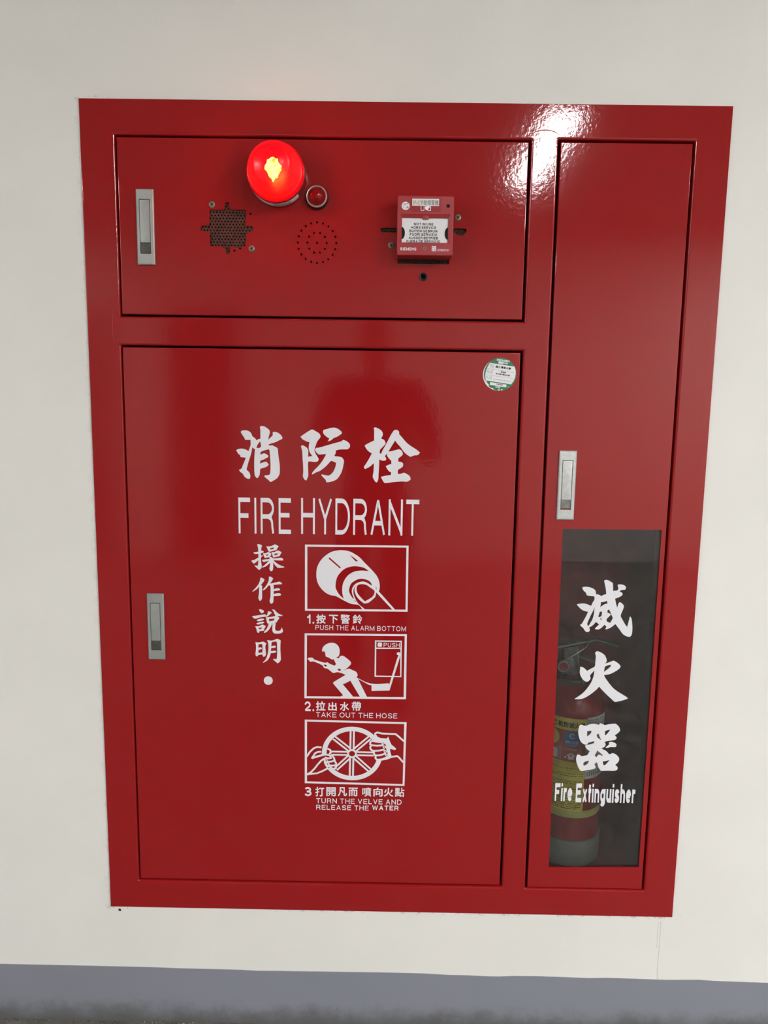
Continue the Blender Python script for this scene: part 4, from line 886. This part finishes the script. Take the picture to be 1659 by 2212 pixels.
stext('九泰消防', (690, 1345), (950, 1378), 58, bm, .02)
put('black_print', bm, BLACK, di)
bm = bmesh.new()
stext('自113年01月01日至12月31日', (600, 1165), (1225, 1245), 52, bm, .0)
for s_, a, b in (('場所', (465, 660), (580, 676)), ('名稱', (465, 720), (575, 734)), ('檢修人員', (345, 868), (545, 896)), ('姓名', (345, 915), (530, 945)), ('檢', (340, 1060), (385, 1066)), ('期', (465, 1078), (510, 1084)), ('修有效日', (335, 1112), (510, 1136))):
    stext(s_, a, b, 40, bm, .0)
for a, b in (((605, 600), (510, 1180)), ((345, 768), (1365, 908)), ((330, 985), (1330, 1125))):
    stroke(bm, [S(*a), S(*b)], .35, ys-.1)
stext('113', (815, 568), (905, 580), 30, bm, 0)
put('grey_print', bm, GREYINK, di)

# ------------------------------------------------------------------ fire extinguisher behind the glass
ex, ey, er = 394.0, 105.0, 68.0
fe = tag(empty('fire_extinguisher', (ex/1000, ey/1000, .362)), 'red dry powder fire extinguisher with a yellow label standing behind the glass', 'fire extinguisher')
E0 = (ex, ey, 0)
bm = bmesh.new(); lathe(bm, [(60, 372), (er, 378), (er, 700), (66.5, 716), (61, 732), (51, 746), (36, 757), (24, 762), (20, 766), (20, 776)], E0, 'z', 64); put('cylinder', bm, CYL, fe, 40)
bm = bmesh.new(); lathe(bm, [(66, 362), (70.6, 362.6), (71.4, 366), (71.4, 417), (70.4, 420), (67.5, 420.5)], E0, 'z', 64); put('base_skirt', bm, SKIRT, fe, 40)
bm = bmesh.new(); lathe(bm, [(30, 761), (31.5, 762.5), (31.5, 766), (29.5, 768), (22, 768.5)], E0, 'z', 48); put('neck_collar', bm, TEAL, fe, 40)
def cyl(r): 
    def fn(a, b, c): t = math.radians(a); q = r+c; return ((ex+q*math.sin(t))/1000, (ey-q*math.cos(t))/1000, b/1000)
    return fn
def patch(name, a0, a1, z0, z1, r, m, par, n=40):
    bm = bmesh.new(); lathe(bm, [(r, z0), (r, z1)], E0, 'z', n, 0, a0, a1)
    return put(name, bm, m, par, 60)
la = patch('front_label', -75, 11.8, 489, 697, er+.25, YELLOW, fe)
patch('label_red_field', -75, 10.8, 600.5, 670.5, er+.4, LRED, la)
patch('label_ring', -120, 75, 473.5, 489.5, er+.3, BAND, fe)
wl = patch('side_label', 12.4, 62, 562, 700, er+.3, LABELW, fe, 24)
def disc(name, a, z, rad, m):
    bm = bmesh.new(); kk = math.degrees(rad/er); fn = cyl(er+.55)
    rings = [[bm.verts.new(fn(a+kk*q*math.cos(2*PI*k/36), z+rad*q*math.sin(2*PI*k/36), 0)) for k in range(36)] for q in (.02, .2, .4, .6, .8, 1)]
    for p, q in zip(rings, rings[1:]):
        for k in range(36): bm.faces.new((p[k], p[(k+1) % 36], q[(k+1) % 36], q[k]))
    bm.faces.new(rings[0])
    return put(name, bm, m, la)
disc('class_disc', -13.2, 652, 18.0, BLUE); disc('class_disc', -51.0, 652, 18.0, YELLOW)
bm = bmesh.new(); fn = cyl(er+.8)
text(bm, 'C', (-18.2, 652.5, -9.0, 664), fn, .02); text(bm, '電氣火災用', (-25.2, 642, -2.6, 647.5), fn, .01)
def orect(bm, a0, z0, a1, z1, wd, fn):
    k = math.degrees(wd/er)
    for q in ((a0, z0, a1, z0+wd), (a0, z1-wd, a1, z1), (a0, z0, a0+k, z1), (a1-k, z0, a1, z1)): block(bm, q, fn)
def block(bm, q, fn):
    bm.faces.new([bm.verts.new(fn(x, z, 0)) for x, z in ((q[0], q[1]), (q[2], q[1]), (q[2], q[3]), (q[0], q[3]))])
orect(bm, -32.5, 603, 1.5, 632, .5, fn); orect(bm, -66, 603, -35, 632, .5, fn)
text(bm, '1.拔安全插銷', (-27, 627, -4, 630), fn, 0)
for q in ((-19, 606, -9, 613), (-20.5, 613, -7.5, 617), (-17, 617, -11, 620), (-3.6, 614.5, -2.4, 621), (-25, 608, -22, 612), (-46, 605, -38, 626)): block(bm, q, fn)
put('white_print', bm, WHITE, la)
bm = bmesh.new()
text(bm, '乾粉滅火器', (-39.2, 676, 8.6, 689), fn, .03); text(bm, 'ABC', (-66, 676, -42, 688), fn, .03)
text(bm, '使用方法：', (-45, 595, -31, 598), fn, 0)
put('title_print', bm, BLACK, la); bm = bmesh.new()
text(bm, 'B', (-55, 652.5, -47, 664), fn, .02)
def scribble(bm, a0, a1, z, h, fn, dens=.8):
    a = a0
    while a < a1:
        wd = random.uniform(.7, 2.0)
        if random.random() < dens: block(bm, (a, z+random.uniform(0, .3*h), min(a+wd, a1), z+h*random.uniform(.7, 1)), fn)
        a += wd+random.uniform(.2, .5)
for z, e in ((590, -36), (585, 8), (573, 9), (568, 9), (556, 9), (551, 9), (543, -20), (538, 8), (533, 6), (522, 2), (517, 8), (511, 8)): scribble(bm, -62, e, z, 1.7, fn)
put('black_print', bm, BLACK, la); bm = bmesh.new()
for z in (506, 502, 498, 494): scribble(bm, -60, 8, z, 2.0, fn)
put('maker_print', bm, BLACK, la)
bm = bmesh.new(); fn2 = cyl(er+.6)
orect(bm, 13.4, 563.5, 60, 698, .4, fn2)
for z in (695, 690, 685, 680, 675, 668, 660, 652, 645, 638, 630, 622, 614, 606, 598, 590):
    a = 15
    while a < 56:
        block(bm, (a, z-3.2, a+1.5, z), fn2); a += random.choice((2.4, 2.6, 4.5))
for a in (16, 21, 26, 31, 36, 41, 46, 51): block(bm, (a, 568, a+2.4, 578+random.uniform(-2, 3)), fn2)
block(bm, (13.4, 584, 60, 584.4), fn2)
put('side_print', bm, GREYINK, wl)
# valve, levers, gauge
bm = bmesh.new()
lathe(bm, [(20, 776), (21, 778), (21, 784), (17, 788), (17, 806), (14, 812), (.01, 813)], (ex-10, ey, 0), 'z', 32); box(bm, 366, 400, 92, 118, 800, 836, 5)
put('valve_head', bm, VALVE, fe, 35)
bm = bmesh.new(); lathe(bm, [(11.5, 0), (12.5, 2), (12.5, 11), (11, 12.4), (10.2, 12.4)], (362, 90, 797), 'y', 32); ga = put('pressure_gauge', bm, CHROME, fe, 40)
bm = bmesh.new(); lathe(bm, [(10.4, 11.6), (.01, 11.6)], (362, 90, 797), 'y', 32); put('gauge_face', bm, BASERED, ga)
bm = bmesh.new()
def plank(pts, wy, th):
    """bent strip seen edge-on: a path in x,z with width across the cabinet"""
    tube(bm, [(x, ey, z) for x, z in pts], 1.0, 12, 0, (wy, th))
tube(bm, [(340, ey, 834), (372, ey, 838), (408, ey, 846), (436, ey, 851), (462, ey, 844), (482, ey, 838), (489, ey, 837)], [9, 10, 8, 7, 6.5, 6, 3], 14, 0, (1.5, .75))
put('discharge_lever', bm, HANDLE, fe, 50)
bm = bmesh.new()
tube(bm, [(388, ey, 818), (415, ey, 808), (448, ey, 795), (466, ey, 782), (480, ey, 764), (488, ey, 754)], [7, 7, 7, 7, 7, 6.4], 14, 0, (1.7, .8))
put('carry_handle', bm, HANDLE, fe, 50)
bm = bmesh.new(); tube(bm, [(391, 86, 840), (392.6, 84, 828), (397, 82, 800), (404, 76, 768), (411.6, 70, 742)], .55, 6); put('safety_wire', bm, CHROME, fe)
bm = bmesh.new(); tube(bm, [(368, 88, 808), (392, 84, 826), (412, 90, 838), (420, 100, 846)], 1.2, 8); put('safety_pin', bm, CHROME, fe, 40)

# ------------------------------------------------------------------ the person taking the photograph (mirrored faintly in the enamel)
def skin(name, verts, edges, radii, m, parent, root=0, sub=2):
    me = bpy.data.meshes.new(name); me.from_pydata([Vector(v) for v in verts], edges, [])
    o = bpy.data.objects.new(name, me); COL.objects.link(o)
    md = o.modifiers.new('skin', 'SKIN'); md.use_smooth_shade = True
    sl = me.skin_vertices[0].data
    for i, r in enumerate(radii):
        sl[i].radius = r if isinstance(r, tuple) else (r, r); sl[i].use_root = (i == root)
    s = o.modifiers.new('sub', 'SUBSURF'); s.levels = sub; s.render_levels = sub
    dg = bpy.context.evaluated_depsgraph_get()
    res = bpy.data.meshes.new_from_object(o.evaluated_get(dg)); bpy.data.objects.remove(o)
    for p in res.polygons: p.use_smooth = True
    return link(name, res, m, parent)
px, py = -.085, -1.88
person = tag(empty('person', (px, py, 0)), 'person in dark shirt and trousers holding up a phone, mirrored in the red door', 'person')
class Rig:
    def __init__(s): s.v, s.e, s.r = [], [], []
    def add(s, p, r, par=None):
        s.v.append((px+p[0], py+p[1], p[2])); s.r.append(r)
        if par is not None: s.e.append((par, len(s.v)-1))
        return len(s.v)-1
    def chain(s, par, pts):
        for p, r in pts: par = s.add(p, r, par)
        return par
g = Rig()
pel = g.add((0, 0, .93), (.135, .10))
ch = g.chain(pel, [((0, .0, 1.10), (.125, .09)), ((0, .0, 1.28), (.15, .10)), ((0, -.01, 1.40), (.13, .085))])
nk = g.chain(ch, [((0, 0, 1.47), .052), ((0, .015, 1.52), .05)])
hd = g.chain(nk, [((0, .035, 1.575), (.066, .078)), ((0, .03, 1.64), (.074, .092)), ((0, .02, 1.69), (.052, .066))])
g.chain(nk+1, [((0, .112, 1.59), .014), ((0, .128, 1.578), .010)])
for s_ in (-1, 1): g.chain(nk+1, [((s_*.072, .015, 1.61), .014), ((s_*.084, .008, 1.615), .012)])
for s_ in (-1, 1):
    g.chain(pel, [((s_*.10, 0, .86), .088), ((s_*.105, .02, .50), .056), ((s_*.105, -.02, .30), .05), ((s_*.105, -.03, .09), .036), ((s_*.12, .06, .045), (.04, .03)), ((s_*.13, .15, .032), (.036, .024))])
    tx = .075+s_*.052
    wrist = g.chain(ch, [((s_*.17, -.01, 1.405), .062), ((s_*.225, .02, 1.27), .048), ((s_*.25, .05, 1.13), .040), ((tx+s_*.085, .20, 1.165), .038), ((tx+s_*.045, .325, 1.19), .026)])
    palm = g.chain(wrist, [((tx+s_*.030, .355, 1.215), (.032, .016)), ((tx+s_*.022, .375, 1.235), (.030, .014))])
    for k, (dz, ln) in enumerate(((.030, .9), (.012, 1.0), (-.006, .95), (-.024, .75))):
        b = (tx+s_*.020, .392, 1.235+dz)
        g.chain(palm, [(b, .0095), ((b[0]-s_*.022*ln, .404, b[2]+.004), .009), ((b[0]-s_*.042*ln, .406, b[2]+.006), .008)])
    g.chain(wrist+1, [((tx+s_*.024, .350, 1.245), .011), ((tx+s_*.004, .352, 1.268), .010), ((tx-s_*.014, .360, 1.280), .009)])
body = skin('body', g.v, g.e, g.r, SKIN, person)
g = Rig()
a0 = g.add((0, 0, .94), (.152, .116)); g.chain(a0, [((0, 0, .84), (.158, .122))])
ch = g.chain(a0, [((0, 0, 1.10), (.148, .108)), ((0, 0, 1.28), (.168, .116)), ((0, -.01, 1.40), (.15, .10))]); g.chain(ch, [((0, 0, 1.475), .066)])
for s_ in (-1, 1):
    tx = .075+s_*.052
    g.chain(ch, [((s_*.17, -.01, 1.405), .078), ((s_*.225, .02, 1.27), .062), ((s_*.25, .05, 1.13), .054), ((tx+s_*.085, .20, 1.165), .047), ((tx+s_*.05, .305, 1.186), .036)])
skin('shirt', g.v, g.e, g.r, CLOTH, person)
g = Rig(); a0 = g.add((0, 0, .92), (.145, .112)); g.chain(a0, [((0, 0, 1.04), (.142, .108))])
for s_ in (-1, 1): g.chain(a0, [((s_*.10, 0, .84), .102), ((s_*.105, .02, .50), .072), ((s_*.105, -.01, .30), .068), ((s_*.105, -.03, .10), .060)])
skin('trousers', g.v, g.e, g.r, JEANS, person)
for s_ in (-1, 1):
    g = Rig(); a0 = g.add((s_*.105, -.06, .045), (.042, .04)); g.chain(a0, [((s_*.112, .02, .05), (.048, .046)), ((s_*.12, .10, .040), (.048, .036)), ((s_*.13, .18, .034), (.042, .03))])
    skin('shoe', g.v, g.e, g.r, BLACK, person)
bm = bmesh.new(); bmesh.ops.create_uvsphere(bm, u_segments=28, v_segments=18, radius=1)
bmesh.ops.delete(bm, geom=[v for v in bm.verts if v.co.z < -.35 or (v.co.y > .45 and v.co.z < .42)], context='VERTS')
for v in bm.verts: v.co = Vector((px+v.co.x*.084, py+.018+v.co.y*.104, 1.640+v.co.z*.088))
put('hair', bm, HAIR, person, 60)
for s_ in (-1, 1):
    bm = bmesh.new(); bmesh.ops.create_uvsphere(bm, u_segments=12, v_segments=8, radius=.0115, matrix=Matrix.Translation((px+s_*.031, py+.108, 1.612))); put('eye', bm, WHITE, person, 60)
ph = tag(empty('phone', (-.012, -1.488, 1.205)), 'black phone held upright by the person, its camera towards the cabinet', 'phone')
bm = bmesh.new(); box(bm, -48, 27, -1500, -1492, 1206, 1352, 3); put('case', bm, PHONE, ph, 30)
bm = bmesh.new()
for x, z in ((-18, 1341), (-18, 1322), (-2, 1331)): lathe(bm, [(7.5, 0), (7.5, 2), (6.5, 2.6), (.01, 2.6)], (x, -1492-0, z), 'y', 20)
for v in bm.verts: v.co.y = -1.492-(v.co.y+1.492)
put('camera_lens', bm, CHROME, ph, 40)

# ------------------------------------------------------------------ dirt where the floor meets the wall
lf = tag(empty('dry_leaf', (-.448, -.012, .001)), 'small dry yellowish leaf scrap lying at the foot of the grey wall base', 'leaf')
bm = bmesh.new()
pts = [(-454, 2.2), (-449, 6.5), (-443, 5.6), (-440, 2.0), (-445, .6), (-451, .8)]
c = bm.verts.new((-.4475, -.0125, .0045)); ring = [bm.verts.new((x/1000, -.010-(i % 3)*.002, z/1000)) for i, (x, z) in enumerate(pts)]
for i in range(6): bm.faces.new((c, ring[i], ring[(i+1) % 6]))
blade = put('blade', bm, mat('dry_leaf', (.62, .52, .33), .7), lf)
md = blade.modifiers.new('thick', 'SOLIDIFY'); md.thickness = .0008
bm = bmesh.new()
for k in range(700):
    x = random.uniform(-900, 900); r = random.uniform(.6, 2.4); y = -1.5-random.random()**2*60-r
    bb = bmesh.new(); bmesh.ops.create_icosphere(bb, subdivisions=1, radius=r/1000)
    for v in bb.verts: v.co = Vector((x/1000+v.co.x*random.uniform(.7, 1.4), y/1000+v.co.y, r*.6/1000+v.co.z*random.uniform(.6, 1)))
    me = bpy.data.meshes.new('t'); bb.to_mesh(me); bb.free(); bm.from_mesh(me); bpy.data.meshes.remove(me)
tag(put('floor_grit', bm, mat('grey_grit', (.16, .15, .12), .8, noise=(90, .6)), recalc=False), 'loose grey grit swept along the foot of the wall', 'grit', kind='stuff')
